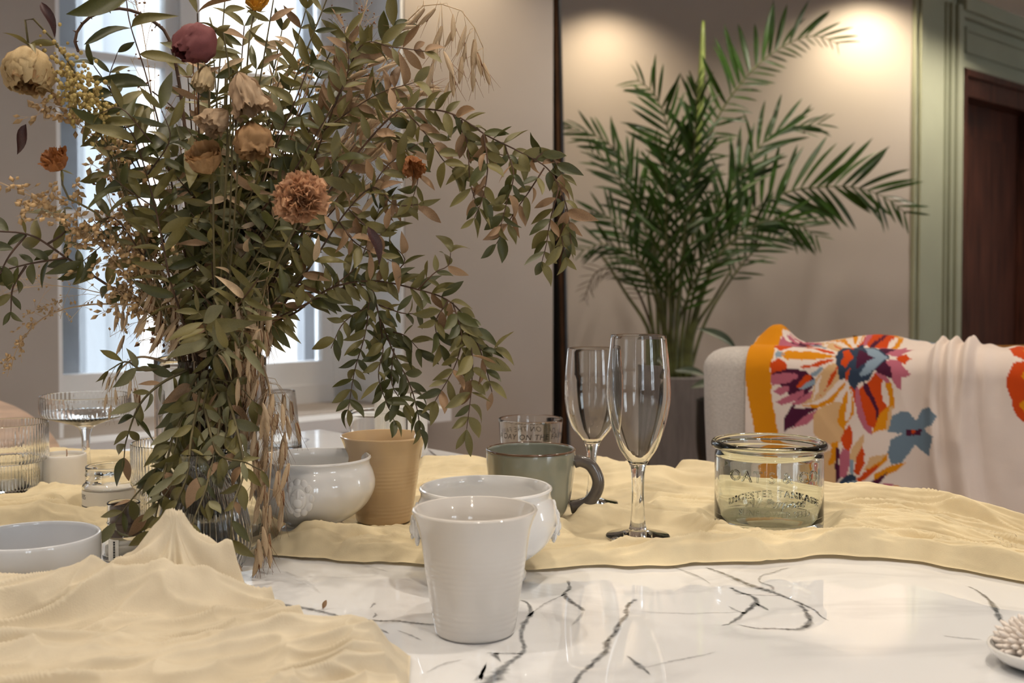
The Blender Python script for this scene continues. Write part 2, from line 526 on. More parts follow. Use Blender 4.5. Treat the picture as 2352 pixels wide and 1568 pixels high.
dpart('door_leaf', [(DOOR0 + 0.07, DOOR1 - 0.05, 0.10, 0.14, 0, DTOP - 0.12)], M['door'])
dpart('door_panel', [(DOOR0 + 0.30, DOOR1 - 0.2, 0.085, 0.10, 0.3, DTOP - 0.3)], M['door'])

# tall mirror leaning on the return wall, seen edge-on
MR = empty('leaning_mirror', (E.x + 0.02, E.y, 0))
tag(MR, 'tall black framed mirror leaning in the corner beside the palm, seen edge-on', 'mirror')
ub = Vector((B2.x, B2.y, 0)); ua = Vector((A2.x, A2.y, 0))
def lean(off0, off1, h, b0, b1, th0, th1, z0=0.0):
    """slab along the return wall whose foot stands off0 and whose top off1 from it"""
    v = []
    for z, off in ((z0, off0), (h, off1)):
        for b in (b0, b1):
            for t_ in (th0, th1):
                v.append(Vector((E.x, E.y, z)) + ub * b + ua * (off + t_))
    return v
fcs = [(0, 1, 3, 2), (4, 6, 7, 5), (0, 4, 5, 1), (2, 3, 7, 6), (0, 2, 6, 4), (1, 5, 7, 3)]
for nm, m, args in (('frame_edge', M['black'], (0.072, 0.001, 2.32, 0.02, 0.05, 0.0, 0.014)), ('frame_front', M['black'], (0.086, 0.015, 2.32, 0.0, 0.07, 0.003, 0.014)),
                    ('inner_edge', M['bronze'], (0.088, 0.017, 2.32, 0.008, 0.06, -0.006, 0.004)), ('mirror_glass', M['mirror'], (0.080, 0.006, 2.30, 0.07, 0.86, 0.0, 0.010)),
                    ('frame_edge', M['black'], (0.075, 0.001, 2.32, 0.86, 0.93, 0.0, 0.02)), ):
    me = mesh(nm, [p - Vector(MR.location) for p in lean(*args)], fcs, False)
    link(nm, me, MR, None, m)

# ================================================================== the table
TC = onz(735, 985)
TU, TV = Vector((0.69, -0.724)), Vector((-0.76, -0.65))
c0 = Vector((TC.x, TC.y)); c1 = c0 + TU * 1.9; c2 = c1 + TV * 1.25; c3 = c0 + TV * 1.25
TP = [c0, c1, c2, c3]
def marble():
    m = mat('white_marble', (0.77, 0.775, 0.78, 1), 0.025, 0.03, 3, spec=0.55)
    nt = m.node_tree; N = nt.nodes; L = nt.links
    b = N['Principled BSDF']
    mx = [n for n in N if n.type == 'MIX'][0]
    tc = [n for n in N if n.type == 'TEX_COORD'][0]
    wv = N.new('ShaderNodeTexNoise'); wv.inputs['Scale'].default_value = 2.6; wv.inputs['Detail'].default_value = 8; wv.inputs['Distortion'].default_value = 1.6
    L.new(tc.outputs['Object'], wv.inputs['Vector'])
    r = N.new('ShaderNodeValToRGB')
    e = r.color_ramp.elements
    e[0].position, e[0].color = 0.47, (1, 1, 1, 1)
    e[1].position, e[1].color = 0.53, (1, 1, 1, 1)
    k = r.color_ramp.elements.new(0.50); k.color = (0.80, 0.80, 0.81, 1)
    L.new(wv.outputs['Fac'], r.inputs['Fac'])
    mu = N.new('ShaderNodeMix'); mu.data_type = 'RGBA'; mu.blend_type = 'MULTIPLY'; mu.inputs['Factor'].default_value = 0.6
    L.new(mx.outputs['Result'], mu.inputs['A']); L.new(r.outputs['Color'], mu.inputs['B'])
    L.new(mu.outputs['Result'], b.inputs['Base Color'])
    return m
M['marble'] = marble()
def vein_mat():
    """veins in the stone: dark in the middle, fading into the white at the ribbon's sides"""
    m = mat('marble_vein', (0.77, 0.775, 0.78, 1), 0.025, 0.03, 3, spec=0.55)
    nt = m.node_tree; N = nt.nodes; L = nt.links
    b = N['Principled BSDF']
    mx = [n for n in N if n.type == 'MIX'][0]
    at_ = N.new('ShaderNodeAttribute'); at_.attribute_name = 'vein'
    tc = [n for n in N if n.type == 'TEX_COORD'][0]
    nz = N.new('ShaderNodeTexNoise'); nz.inputs['Scale'].default_value = 160; nz.inputs['Detail'].default_value = 3
    L.new(tc.outputs['Object'], nz.inputs['Vector'])
    mr = N.new('ShaderNodeMapRange'); mr.inputs['From Min'].default_value = 0.3; mr.inputs['From Max'].default_value = 0.62
    mr.inputs['To Min'].default_value = 0.6
    L.new(nz.outputs['Fac'], mr.inputs['Value'])
    ml = N.new('ShaderNodeMath'); ml.operation = 'MULTIPLY'
    L.new(at_.outputs['Fac'], ml.inputs[0]); L.new(mr.outputs['Result'], ml.inputs[1])
    dk = N.new('ShaderNodeMix'); dk.data_type = 'RGBA'
    dk.inputs['B'].default_value = (0.045, 0.05, 0.055, 1)
    L.new(mx.outputs['Result'], dk.inputs['A']); L.new(ml.outputs[0], dk.inputs['Factor'])
    L.new(dk.outputs['Result'], b.inputs['Base Color'])
    return m
M['vein'] = vein_mat()

ctr = (c0 + c2) / 2
table = empty('dining_table', (ctr.x, ctr.y, 0))
tag(table, 'large white marble topped dining table with dark veins, under all the tableware', 'table')
tm = MB()
th = 0.035
def inset(P, d):
    cc = sum(P, Vector((0, 0))) / 4
    return [p + (cc - p).normalized() * d for p in P]
rings = [(inset(TP, 0.012), TZ - th), (TP, TZ - th + 0.006), (TP, TZ - 0.005), (inset(TP, 0.006), TZ)]
v = [Vector((p.x, p.y, z)) for P, z in rings for p in P]
f = [(3, 2, 1, 0)] + [(4 * i + k, 4 * i + (k + 1) % 4, 4 * i + 4 + (k + 1) % 4, 4 * i + 4 + k) for i in range(3) for k in range(4)] + [(12, 13, 14, 15)]
tl = Vector(table.location)
top = link('tabletop', mesh('tabletop', [p - tl for p in v], f, True, 25), table, None, M['marble'])
for P in inset(TP, 0.28):
    q = MB().tube([Vector((P.x, P.y, 0.0)) - tl, Vector((P.x, P.y, TZ - th)) - tl], [0.022, 0.035], 12)
    link('leg', mesh('leg', q.v, q.f, True, 40), table, None, M['black'])
fr = (c0 + TU * 0.2 + TV * 0.2, TU, TV)
q = MB().box(fr, 0, 1.5, 0, 0.02, TZ - 0.1, TZ - th).box(fr, 0, 1.5, 0.83, 0.85, TZ - 0.1, TZ - th)
link('apron', mesh('apron', [p - tl for p in q.v], q.f, False), table, None, M['black'])

def vein_set():
    c8 = lambda L_: [(1100 + x / 1.8786, 1250 + y / 1.8786) for x, y in L_]
    cm = lambda L_: [(560 + x / 3.178, 1230 + y / 3.178) for x, y in L_]
    V = []
    def add(p, w, k=1.0): V.append((p, w, k))
    add(c8([(385, 155), (390, 190), (370, 215), (395, 245), (440, 275), (452, 290)]), (3, 6, 4))
    add(c8([(452, 290), (430, 320), (400, 350)]), (3, 4, 1), 0.6)
    add(c8([(175, 240), (205, 250), (220, 280), (215, 310), (190, 345), (180, 400), (195, 440), (180, 470), (120, 520), (75, 570), (30, 610), (-40, 680)]), (3, 6, 5, 9, 22, 26))
    add(c8([(215, 310), (270, 270), (320, 240), (370, 215)]), (3, 3, 2), 0.6)
    add(c8([(30, 468), (110, 470), (185, 472)]), (2, 6, 3), 0.9)
    add(c8([(60, 470), (80, 490), (95, 508)]), (8, 6, 1))
    add(c8([(680, 235), (650, 260), (635, 290), (640, 305), (605, 345), (590, 385), (555, 420), (545, 465), (500, 500), (470, 530), (440, 560), (420, 597), (400, 650)]), (4, 6, 7, 6, 8))
    add(c8([(980, 100), (1050, 125), (1120, 155), (1180, 180), (1250, 200), (1330, 230), (1400, 260), (1450, 285), (1475, 310), (1510, 330)]), (3, 6, 10, 5, 4, 1))
    add(c8([(1085, 185), (1120, 205), (1180, 225), (1200, 245), (1190, 265), (1150, 300), (1090, 340), (1045, 350)]), (4, 5, 6, 5, 1))
    add(c8([(1195, 255), (1225, 270), (1250, 285)]), (3, 7, 1))
    add(c8([(1105, 212), (1230, 218), (1300, 220)]), (2, 3, 1), 0.5)
    add(c8([(1075, 265), (1110, 285), (1150, 298)]), (1, 4, 3), 0.7)
    add(c8([(1380, 260), (1405, 280), (1415, 300), (1435, 330), (1420, 355), (1380, 368), (1280, 365), (1200, 362), (1110, 345)]), (5, 7, 5, 4, 1))
    add(c8([(830, 95), (900, 120), (960, 145), (1000, 170)]), (1, 5, 1), 0.6)
    add(c8([(1340, 100), (1280, 120), (1220, 135), (1210, 160), (1260, 180), (1270, 200)]), (2, 4, 4, 3), 0.7)
    add(c8([(2110, 180), (2150, 200), (2200, 240), (2235, 290), (2250, 325), (2285, 355)]), (2, 4, 7, 3))
    add(c8([(640, 480), (680, 515), (720, 545), (740, 565)]), (2, 8, 1))
    add(c8([(720, 530), (850, 500), (950, 480), (1020, 465)]), (1, 4, 1), 0.5)
    add(c8([(2005, 395), (2100, 405), (2170, 411)]), (1, 4, 1), 0.5)
    add(c8([(700, 290), (900, 298), (1120, 292)]), (1, 3, 1), 0.3)
    add(c8([(-20, 590), (10, 560), (20, 530), (35, 505)]), (5, 4, 1), 0.7)
    add(cm([(-190, 405), (0, 450), (150, 478), (300, 510), (450, 530), (560, 553), (700, 585), (850, 610), (1000, 620), (1100, 622), (1250, 640), (1390, 652), (1460, 656)]), (7, 8, 7, 5, 6))
    add(cm([(48, 362), (38, 398), (46, 437)]), (3, 7, 4))
    add(cm([(690, 630), (800, 650), (900, 685), (1000, 690), (1060, 715)]), (1, 4, 9, 2))
    add(cm([(1120, 690), (1200, 720), (1300, 765)]), (1, 4, 1), 0.7)
    add(cm([(960, 490), (920, 530)]), (4, 1), 0.7)
    add(cm([(955, 560), (962, 580), (940, 600)]), (2, 4, 1), 0.8)
    add(cm([(1330, 1000), (1450, 940), (1590, 905)]), (1, 4, 2), 0.5)
    add(cm([(1770, 940), (1740, 1000), (1725, 1060)]), (1, 4, 2), 0.6)
    add(cm([(700, 130), (900, 220), (1050, 260)]), (1, 6, 1), 0.25)
    add(cm([(300, 260), (450, 330), (560, 420)]), (1, 8, 1), 0.2)
    add([(984, 1032), (999, 1045), (1024, 1059), (1049, 1069), (1064, 1067), (1078, 1070), (1089, 1062)], (2, 4, 2, 3, 1))
    add([(690, 1005), (708, 1009), (697, 1018)], (1, 4, 1), 0.7)
    add([(740, 1030), (770, 1028), (800, 1035)], (1, 3, 1), 0.5)
    rnd = random.Random(3)
    v, f, val = [], [], []
    for pts, w, k in V:
        n = max(8, int(sum(math.dist(pts[i], pts[i + 1]) for i in range(len(pts) - 1)) / 5))
        P = spline(pts, n)
        ws = np.interp(np.linspace(0, 1, n), np.linspace(0, 1, len(w)), w)
        jit = np.cumsum([rnd.uniform(-0.9, 0.9) for _ in range(n)]); jit -= np.linspace(jit[0], jit[-1], n)
        Q = [onz(p[0] + j * 0.9, p[1] + 0.5 * j) for p, j in zip(P, jit)]
        base = len(v)
        for i in range(n):
            t = Q[min(i + 1, n - 1)] - Q[max(i - 1, 0)]
            nrm = Vector((-t.y, t.x, 0)); nrm = nrm.normalized() if nrm.length > 0 else Vector((1, 0, 0))
            wd = ws[i] * (Q[i].y / F) * rnd.uniform(0.55, 1.35)
            for kk, u in enumerate((-1.6, -0.5, 0.5, 1.6)):
                v.append(Vector((Q[i].x, Q[i].y, TZ + 0.00012)) + nrm * (wd * u) - tl)
                val.append(0.0 if kk in (0, 3) else k * (0.2 if i in (0, n - 1) else 0.95))
        for i in range(n - 1):
            for kk in range(3):
                a = base + 4 * i + kk
                f.append((a, a + 1, a + 5, a + 4))
    me = bpy.data.meshes.new('marble_vein'); me.from_pydata([tuple(p) for p in v], [], f)
    # keep every face turned up
    for p in me.polygons:
        if p.normal.z < 0: p.flip()
    ca = me.attributes.new('vein', 'FLOAT', 'POINT'); ca.data.foreach_set('value', val)
    o = link('marble_vein', me, table, None, M['vein'])
    o['kind'] = 'stuff'
vein_set()

# ================================================================== things on the table
FOOT = []                                       # (x, y, r) footprints pressed into the cloths
ON = 0.0025                                     # thickness of cloth under a thing
def spotpx(cx, by, r, cloth=False):
    """base point of a thing whose base centre shows at (cx, by); returns location and metres per pixel"""
    p = onz(cx, by, TZ)
    FOOT.append((p.x, p.y, r))
    return Vector((p.x, p.y, TZ + (ON if cloth else 0.0004))), p.y / F

def turned(name, prof, loc, m, seg=72, rib=None, sharp=38, parent=None, rz=0):
    v, f = lathe(prof, seg, rib)
    o = link(name, mesh(name, v, f, True, sharp), parent, loc, m)
    o.rotation_euler = (0, 0, rz)
    return o

def text_mesh(txt, size, extrude=0.0, shear=0.0, space=1.0):
    cu = bpy.data.curves.new('lettering', 'FONT')
    cu.body = txt; cu.size = size; cu.extrude = extrude; cu.align_x = 'CENTER'; cu.shear = shear; cu.space_character = space
    cu.resolution_u = 3
    o = bpy.data.objects.new('lettering', cu); COL.objects.link(o)
    dg = bpy.context.evaluated_depsgraph_get(); dg.update()
    me = bpy.data.meshes.new_from_object(o.evaluated_get(dg))
    bpy.data.objects.remove(o); bpy.data.curves.remove(cu)
    return me

def wrap_text(name, txt, size, rfun, z, ang0, m, parent, extrude=0.0, shear=0.0, space=1.0, arc=0.0):
    """lettering laid round a vessel: rfun(z) is the wall's radius, ang0 the direction of its middle"""
    import bmesh
    me = text_mesh(txt, size, extrude, shear, space)
    bm = bmesh.new(); bm.from_mesh(me)
    bmesh.ops.subdivide_edges(bm, edges=[e for e in bm.edges if e.calc_length() > size * 0.35], cuts=2)
    for v in bm.verts:
        zz = z + v.co.y + arc * v.co.x ** 2
        r = rfun(zz) + v.co.z
        a = ang0 + v.co.x / rfun(zz)
        v.co = (r * math.cos(a), r * math.sin(a), zz)
    bm.to_mesh(me); bm.free()
    me.name = name
    return link(name, me, parent, None, m)

FRONT = -math.pi / 2                            # towards the camera

# --- the two straight-sided cups with a flared lip
CUP = [(0.0268, 0.0), (0.0286, 0.002), (0.0300, 0.009), (0.0318, 0.020), (0.0350, 0.041), (0.0381, 0.063), (0.0400, 0.0745), (0.0418, 0.0805), (0.0442, 0.0862), (0.0450, 0.0880)]
def cup_profile():
    o = spline(CUP, 150)
    o[12:125, 0] += 0.00009 * np.sin(o[12:125, 1] / 0.00062) * (0.5 + 0.5 * np.sin(o[12:125, 1] / 0.006))          # throwing rings
    p = vessel(o, 0.0030, 0.006, 150)
    return p
loc, s = spotpx(1091, 1451, 0.03)
tag(turned('beaker', cup_profile(), loc, M['offwhite'], 96), 'off-white stoneware beaker with flared lip, nearest on the bare marble', 'cup', 'stoneware beakers')
loc, s = spotpx(882, 1200, 0.03, True)
tag(turned('beaker', cup_profile(), loc, M['tan'], 96), 'tan stoneware beaker with flared lip behind the white footed bowl', 'cup', 'stoneware beakers')

# --- lion-head bowls
def lion_bowl(cx, by, rz, label):
    loc, s = spotpx(cx, by, 0.0345, True)
    root = empty('lion_head_bowl', loc, rz)
    tag(root, label, 'bowl', 'lion-head soup bowls')
    out = [(0.0330, 0.0), (0.0345, 0.002), (0.0335, 0.006), (0.0275, 0.0105), (0.0290, 0.0135), (0.040, 0.020), (0.0515, 0.030), (0.0585, 0.042), (0.0600, 0.052), (0.0578, 0.062), (0.0548, 0.069), (0.0550, 0.0735), (0.0560, 0.0755)]
    turned('bowl_body', vessel(out, 0.0036, 0.016, 48), (0, 0, 0), M['porcelain'], 96, parent=root)
    for sg in (1, -1):
        q = MB()
        c = Vector((sg * 0.0585, 0, 0.047))
        q.ball(c, (0.0075, 0.0165, 0.0175), 18, 12)                        # mane
        for k in range(11):                                                 # locks of the mane
            a = 2 * math.pi * k / 11
            q.ball(c + Vector((sg * 0.0005, 0.0125 * math.cos(a), 0.0135 * math.sin(a))), (0.0050, 0.0052, 0.0060), 10, 8)
        q.ball(c + Vector((sg * 0.0058, 0, -0.0015)), (0.0070, 0.0095, 0.0110), 14, 10)  # face
        q.ball(c + Vector((sg * 0.0105, 0, -0.0045)), (0.0050, 0.0058, 0.0048), 12, 8)   # muzzle
        q.ball(c + Vector((sg * 0.0100, 0, -0.0110)), (0.0030, 0.0042, 0.0026), 10, 6)   # chin
        q.ball(c + Vector((sg * 0.0102, 0, 0.0020)), (0.0030, 0.0022, 0.0062), 8, 6)     # nose
        for e in (-1, 1):
            q.ball(c + Vector((sg * 0.0092, e * 0.0050, 0.0035)), (0.0024, 0.0027, 0.0018), 8, 6)   # brow
            q.ball(c + Vector((sg * 0.0050, e * 0.0100, 0.0085)), (0.0028, 0.0030, 0.0034), 8, 6)   # ear
        q.v = [Vector((sg * (0.0572 + (abs(p.x) - 0.0585) * 0.45), p.y * 0.85, 0.047 + (p.z - 0.047) * 0.95)) for p in q.v]
        link('lion_head', mesh('lion_head', q.v, q.f), root, None, M['porcelain'])
    return root
lion_bowl(1116, 1333, math.radians(6), 'white lion-head bowl right behind the off-white beaker')
lion_bowl(722, 1232, math.radians(-94), 'white lion-head bowl between the flower vases and the tan beaker')

# --- pale grey bowl at the left edge
loc, s = spotpx(76, 1366, 0.05)
out = [(0.040, 0.0), (0.0455, 0.0015), (0.0490, 0.006), (0.0512, 0.016), (0.0520, 0.030), (0.0522, 0.042), (0.0520, 0.0470)]
o = turned('grey_bowl', vessel(out, 0.0032, 0.006, 30), loc, M['greybowl'], 96)
tag(o, 'pale grey straight-sided bowl with feather relief, cut by the left edge', 'bowl')
q = MB()
for k in range(6):                              # raised feather strokes at its right
    a0 = math.radians(-42 + k * 6.5)
    pts = [((0.0522 - 0.0030 * (1 - t) ** 2) * math.cos(a0 + 0.24 * t), (0.0522 - 0.0030 * (1 - t) ** 2) * math.sin(a0 + 0.24 * t), 0.007 + 0.021 * t ** 0.8) for t in np.linspace(0, 1, 9)]
    q.tube(pts, [0.0003, 0.0009, 0.0012, 0.0013, 0.0013, 0.0011, 0.0009, 0.0006, 0.0003], 6)
link('feather_relief', mesh('feather_relief', q.v, q.f), o, None, M['greybowl'])

# --- grey-green mug
loc, s = spotpx(1219, 1192, 0.035, True)
M['mug'] = mat('grey_green_glaze', (0.235, 0.25, 0.205, 1), 0.16, 0.12, 18, coat=0.6, col2=(0.30, 0.305, 0.25, 1))
M['mugrim'] = mat('brown_rim_glaze', (0.105, 0.055, 0.03, 1), 0.18, 0.3, 40, coat=0.5)
M['mughandle'] = mat('dark_handle_glaze', (0.10, 0.085, 0.075, 1), 0.2, 0.25, 30, coat=0.5)
mug = empty('mug', loc)
tag(mug, 'grey-green glazed mug with brown rim and dark ring handle', 'mug')
R = 103 * s
out = [(R * 0.62, 0.0), (R * 0.70, 0.002), (R * 0.82, 0.009), (R * 0.90, 0.022), (R * 0.95, 0.038), (R * 0.985, 0.054), (R, 0.068), (R * 0.998, 0.0705)]
prof = vessel(out, 0.0032, 0.005, 40)
v, f = lathe(prof, 120)
v = [(x * (1 - 0.012 * (abs(math.cos(5 * math.atan2(y, x) + 0.4)) ** 6) * (1 if z < 0.060 else max(0, (0.070 - z) / 0.010))), y * (1 - 0.012 * (abs(math.cos(5 * math.atan2(y, x) + 0.4)) ** 6) * (1 if z < 0.060 else max(0, (0.070 - z) / 0.010))), z) for x, y, z in v]
link('mug_body', mesh('mug_body', v, f, True, 40), mug, None, M['mug'])
q = MB().tube([(R * 0.982 * math.cos(a), R * 0.982 * math.sin(a), 0.0718) for a in np.linspace(0, 2 * math.pi, 97)], 0.00135, 8, False)
link('rim_band', mesh('rim_band', q.v, q.f), mug, None, M['mugrim'])
hp = [(R * 0.97, 0, 0.0590), (R * 1.12, 0, 0.0605), (R * 1.34, 0, 0.0560), (R * 1.49, 0, 0.0440), (R * 1.50, 0, 0.0330), (R * 1.38, 0, 0.0215), (R * 1.18, 0, 0.0140), (R * 0.90, 0, 0.0110)]
q = MB().tube(spline(hp, 30), 0.0038, 12, True, 1.7, (0.0, 1.0, 0.0))
ho = link('handle', mesh('handle', q.v, q.f), mug, None, M['mughandle'])
tag(ho, 'dark brown-grey ring handle')
mug.rotation_euler = (0, 0, math.radians(-8))

# --- glass with lettering
loc, s = spotpx(1219, 1098, 0.033, True)
rr = lambda z: 0.0350 + (0.0412 - 0.0350) * max(0, min(1, z / 0.0735))
out = [(0.030, 0.0), (0.0345, 0.0015), (rr(0.01), 0.01), (rr(0.03), 0.03), (rr(0.055), 0.055), (rr(0.0735), 0.0735)]
o = turned('lettered_glass', vessel(out, 0.0016, 0.006, 24), loc, M['clearglass'], 80)
tag(o, 'small clear tumbler with black lettering round it, behind the grey-green mug', 'glass')
for k in range(2):
    wrap_text('lettering', 'A DAY ON THE FARM', 0.0096, lambda z: rr(z) + 0.0003, 0.0520, FRONT + math.pi * k + 0.02, M['print'], o, 0.0, 0.18, 1.12)

# --- flutes
def flute(name, cx, by, prof_px, foot, label):
    loc, s = spotpx(cx, by, foot * s0(by) + 0.026, True)
    root = empty(name, loc)
    tag(root, label, 'glass', 'stemmed sparkling wine glasses')
    bowl_px, stem_px, foot_r = prof_px
    bowl = spline([(r * s, h * s) for r, h in bowl_px], 40)
    wall = 0.0013
    bot = bowl[0][1]
    st = [(r * s, h * s) for r, h in stem_px]
    fr_ = foot_r * s
    prof = [(0, 0.0003), (fr_ * 0.96, 0.0003), (fr_, 0.0012), (fr_ * 0.97, 0.0022), (fr_ * 0.6, 0.0040), (fr_ * 0.34, 0.0065)]
    prof += [tuple(p) for p in spline(st, 20)]
    prof += [tuple(p) for p in bowl[1:]]
    tr, tz = bowl[-1]
    prof += [(tr - wall * 0.3, tz + wall * 0.4), (tr - wall * 0.7, tz + wall * 0.4)]
    th = np.linspace(1, 3.2, len(bowl))[::-1]
    inner = [(max(r - wall * k * (0.6 if k < 1.6 else 0.75), 0.0006), h + (wall * 2.5 if i == 0 else 0)) for i, ((r, h), k) in enumerate(zip(bowl, th)) if h > bot + 0.006]
    prof += inner[::-1]
    prof += [(inner[0][0] * 0.6, inner[0][1] - 0.0012), (0, inner[0][1] - 0.0016)]
    turned('flute_glass', prof, (0, 0, 0), M['clearglass'], 80, parent=root)
    return root
def s0(by): return onz(1176, by).y / F
flute('champagne_flute', 1465, 1238, ([(17, 160), (22, 172), (34, 190), (45, 208), (60, 250), (70, 290), (74.5, 325), (73, 370), (69, 415), (63.5, 465)],
      [(22, 16), (18, 30), (15, 60), (14, 100), (14.5, 135), (16, 152), (17, 160)], 74), 74, 'tallest champagne flute, standing alone in front on the cream gauze')
flute('wine_flute', 1360, 1161, ([(14, 128), (20, 143), (34, 160), (48, 178), (58, 205), (63, 235), (64, 268), (62, 310), (57.5, 358)],
      [(17, 14), (13, 26), (9.5, 55), (9, 85), (10.5, 110), (14, 128)], 60), 60, 'shorter rounded wine flute behind the mug handle')

# --- embossed jar
loc, s = spotpx(1765, 1211, 0.052, True)
RJ = 123 * s
HJ = 198 * s
out = [(RJ * 0.93, 0.0), (RJ * 0.975, 0.0012), (RJ, 0.005), (RJ, HJ * 0.4), (RJ, HJ * 0.80), (RJ * 0.985, HJ * 0.86), (RJ * 0.965, HJ * 0.885)]
o_ = [tuple(p) for p in spline(out, 30)]
lipc, lipr = (RJ * 1.005, HJ * 0.95), HJ * 0.044
prof = [(0, 0.0008)] + o_
for a in np.linspace(-2.1, 1.9, 16):
    prof.append((lipc[0] + lipr * math.cos(a) * 0.95, lipc[1] + lipr * math.sin(a)))
w = 0.0030
prof += [(RJ * 0.985 - w * 0.6, HJ * 0.955), (RJ * 0.965 - w, HJ * 0.90), (RJ - w, HJ * 0.80), (RJ - w, HJ * 0.4), (RJ - w, 0.014), (RJ - w * 1.6, 0.0085), (RJ * 0.8, 0.0068), (0, 0.0075)]
jar = turned('embossed_jar', prof, loc, M['greenglass'], 96)
tag(jar, 'wide greenish glass jar with embossed lettering on the cream gauze', 'jar')
fa = FRONT - 0.10
jr = lambda z: RJ - 0.0002
for txt, sz, z, sh, sp, arc, dep in (("OAT'S & CO", 0.0155, 0.0525, 0, 1.15, 0, 0.0016), ('DIGESTER TANKAGE', 0.0092, 0.0395, 0, 1.18, -5.2, 0.0015),
                                     ('All Purpose', 0.0125, 0.0285, 0.45, 1.0, 0, 0.0014), ('SUNFLOWER SEED', 0.0085, 0.0190, 0, 1.05, 0, 0.0006)):
    wrap_text('embossed_lettering', txt, sz, jr, z, fa, M['greenglass'], jar, dep, sh, sp, arc)

# --- ribbed stemmed coupe at the left
loc, s = spotpx(198, 1098, 0.036, True)
H = 187 * s
R = 100 * s
prof = [(0, 0.0004), (0.034, 0.0004), (0.0352, 0.0012), (0.033, 0.0024), (0.012, 0.0045), (0.0062, 0.010), (0.0050, H * 0.3), (0.0052, H * 0.5), (0.0085, H * 0.60), (0.016, H * 0.645), (R * 0.70, H * 0.71), (R * 0.94, H * 0.755), (R * 0.985, H * 0.79), (R, H * 0.85), (R, H * 0.92), (R, H)]
prof += [(R - 0.0006, H + 0.0006), (R - 0.0014, H)]
prof += [(R - 0.0016, H * 0.92), (R - 0.0017, H * 0.85), (R * 0.985 - 0.002, H * 0.80), (R * 0.92, H * 0.768), (R * 0.68, H * 0.725), (0.012, H * 0.672), (0, H * 0.668)]
tag(turned('ribbed_coupe', prof, loc, M['clearglass'], 240, (60, 0.00035, H * 0.77, H * 0.99)), 'ribbed stemmed coupe glass in front of the wooden chair', 'glass')

# --- ribbed stepped tumblers (one cut by the left edge, one behind the trailing leaves)
def stepped(cx, by, label, m, cloth=True):
    loc, s = spotpx(cx, by, 0.040, cloth)
    R, H = 0.0447, 0.0825
    prof = [(0, 0.0006), (0.036, 0.0006), (0.0375, 0.002), (0.0385, 0.010), (0.0388, 0.034), (0.0392, 0.0375), (0.0432, 0.0395), (R, 0.0425), (R, 0.06), (R, H), (R - 0.0006, H + 0.0007), (R - 0.0016, H)]
    prof += [(R - 0.0019, 0.06), (R - 0.0021, 0.044), (0.0410, 0.0415), (0.0372, 0.0385), (0.0366, 0.033), (0.0362, 0.012), (0.034, 0.0085), (0, 0.008)]
    tag(turned('ribbed_tumbler', prof, loc, m, 264, (66, 0.00045, 0.004, 0.078)), label, 'glass', 'ribbed stepped tumblers')
stepped(19, 1137, 'ribbed stepped glass tumbler cut by the left edge of the picture', M['clearglass'])
stepped(405, 1203, 'ribbed stepped glass tumbler half hidden behind the trailing leaves', M['clearglass'])

# --- small candle pot with wick
loc, s = spotpx(146, 1125, 0.026, True)
R = 51 * s; H = 77 * s
M['candlepot'] = mat('matt_white_pot', (0.74, 0.71, 0.66, 1), 0.6, 0.04, 20)
o = turned('candle_pot', vessel([(R * 0.9, 0), (R * 0.98, 0.001), (R, 0.004), (R, H * 0.5), (R, H * 0.97), (R * 0.99, H)], 0.0026, 0.006, 20), loc, M['candlepot'], 64)
tag(o, 'small matt white candle pot with a wick beside the ribbed coupe', 'candle')
turned('wax', [(0, H - 0.006), (R * 0.9, H - 0.006), (R * 0.9, H - 0.0035), (0, H - 0.0045)], (0, 0, 0), M['wax'], 48, parent=o)
q = MB().tube([(0.004, 0, H - 0.005), (0.0045, 0, H + 0.001), (0.0042, 0, H + 0.0065)], 0.0006, 6)
link('wick', mesh('wick', q.v, q.f), o, None, mat('wick', (0.25, 0.10, 0.03, 1), 0.9))

# --- candle jar with paper label
loc, s = spotpx(257, 1180, 0.029, True)
jb = [(62 * s, 0.0), (64 * s, 0.002), (64 * s, 0.02), (64 * s, 62 * s), (61 * s, 68 * s), (56.5 * s, 73 * s), (56 * s, 82 * s), (58 * s, 88 * s), (56.5 * s, 95 * s), (57 * s, 106 * s)]
o = turned('candle_jar', vessel(jb, 0.0019, 0.004, 34), loc, M['clearglass'], 72)
tag(o, 'short glass candle jar with white paper label, left of the trailing leaves', 'jar')
turned('wax', [(0, 0.0046), (60 * s, 0.0046), (60.5 * s, 0.01), (60.5 * s, 58 * s), (58 * s, 60 * s), (0, 60.5 * s)], (0, 0, 0), M['wax'], 48, parent=o)
lr = 64 * s + 0.0002
v = [(lr * math.cos(a), lr * math.sin(a), z) for z in (5 * s, 56 * s) for a in np.linspace(FRONT - 1.45, FRONT + 1.2, 30)]
me = mesh('paper_label', v, [(k, k + 1, 31 + k, 30 + k) for k in range(29)])
pl = link('paper_label', me, o, None, M['paper'])
wrap_text('label_print', 'RES', 0.0068, lambda z: lr + 0.0002, 38 * s, FRONT - 0.86, M['print'], pl, 0, 0, 1.0)
q = MB()
for row, z in enumerate((20, 14)):              # the fine print, too small to read
    a = FRONT - 1.2
    for k in range(9):
        w_ = random.uniform(0.05, 0.10)
        q.add([((lr + 0.0002) * math.cos(a + e), (lr + 0.0002) * math.sin(a + e), zz * s) for e, zz in ((0, z), (w_, z), (w_, z + 2.2), (0, z + 2.2))], [(0, 1, 2, 3)])
        a += w_ + 0.022
link('label_print', mesh('label_print', q.v, q.f, False), pl, None, M['print'])

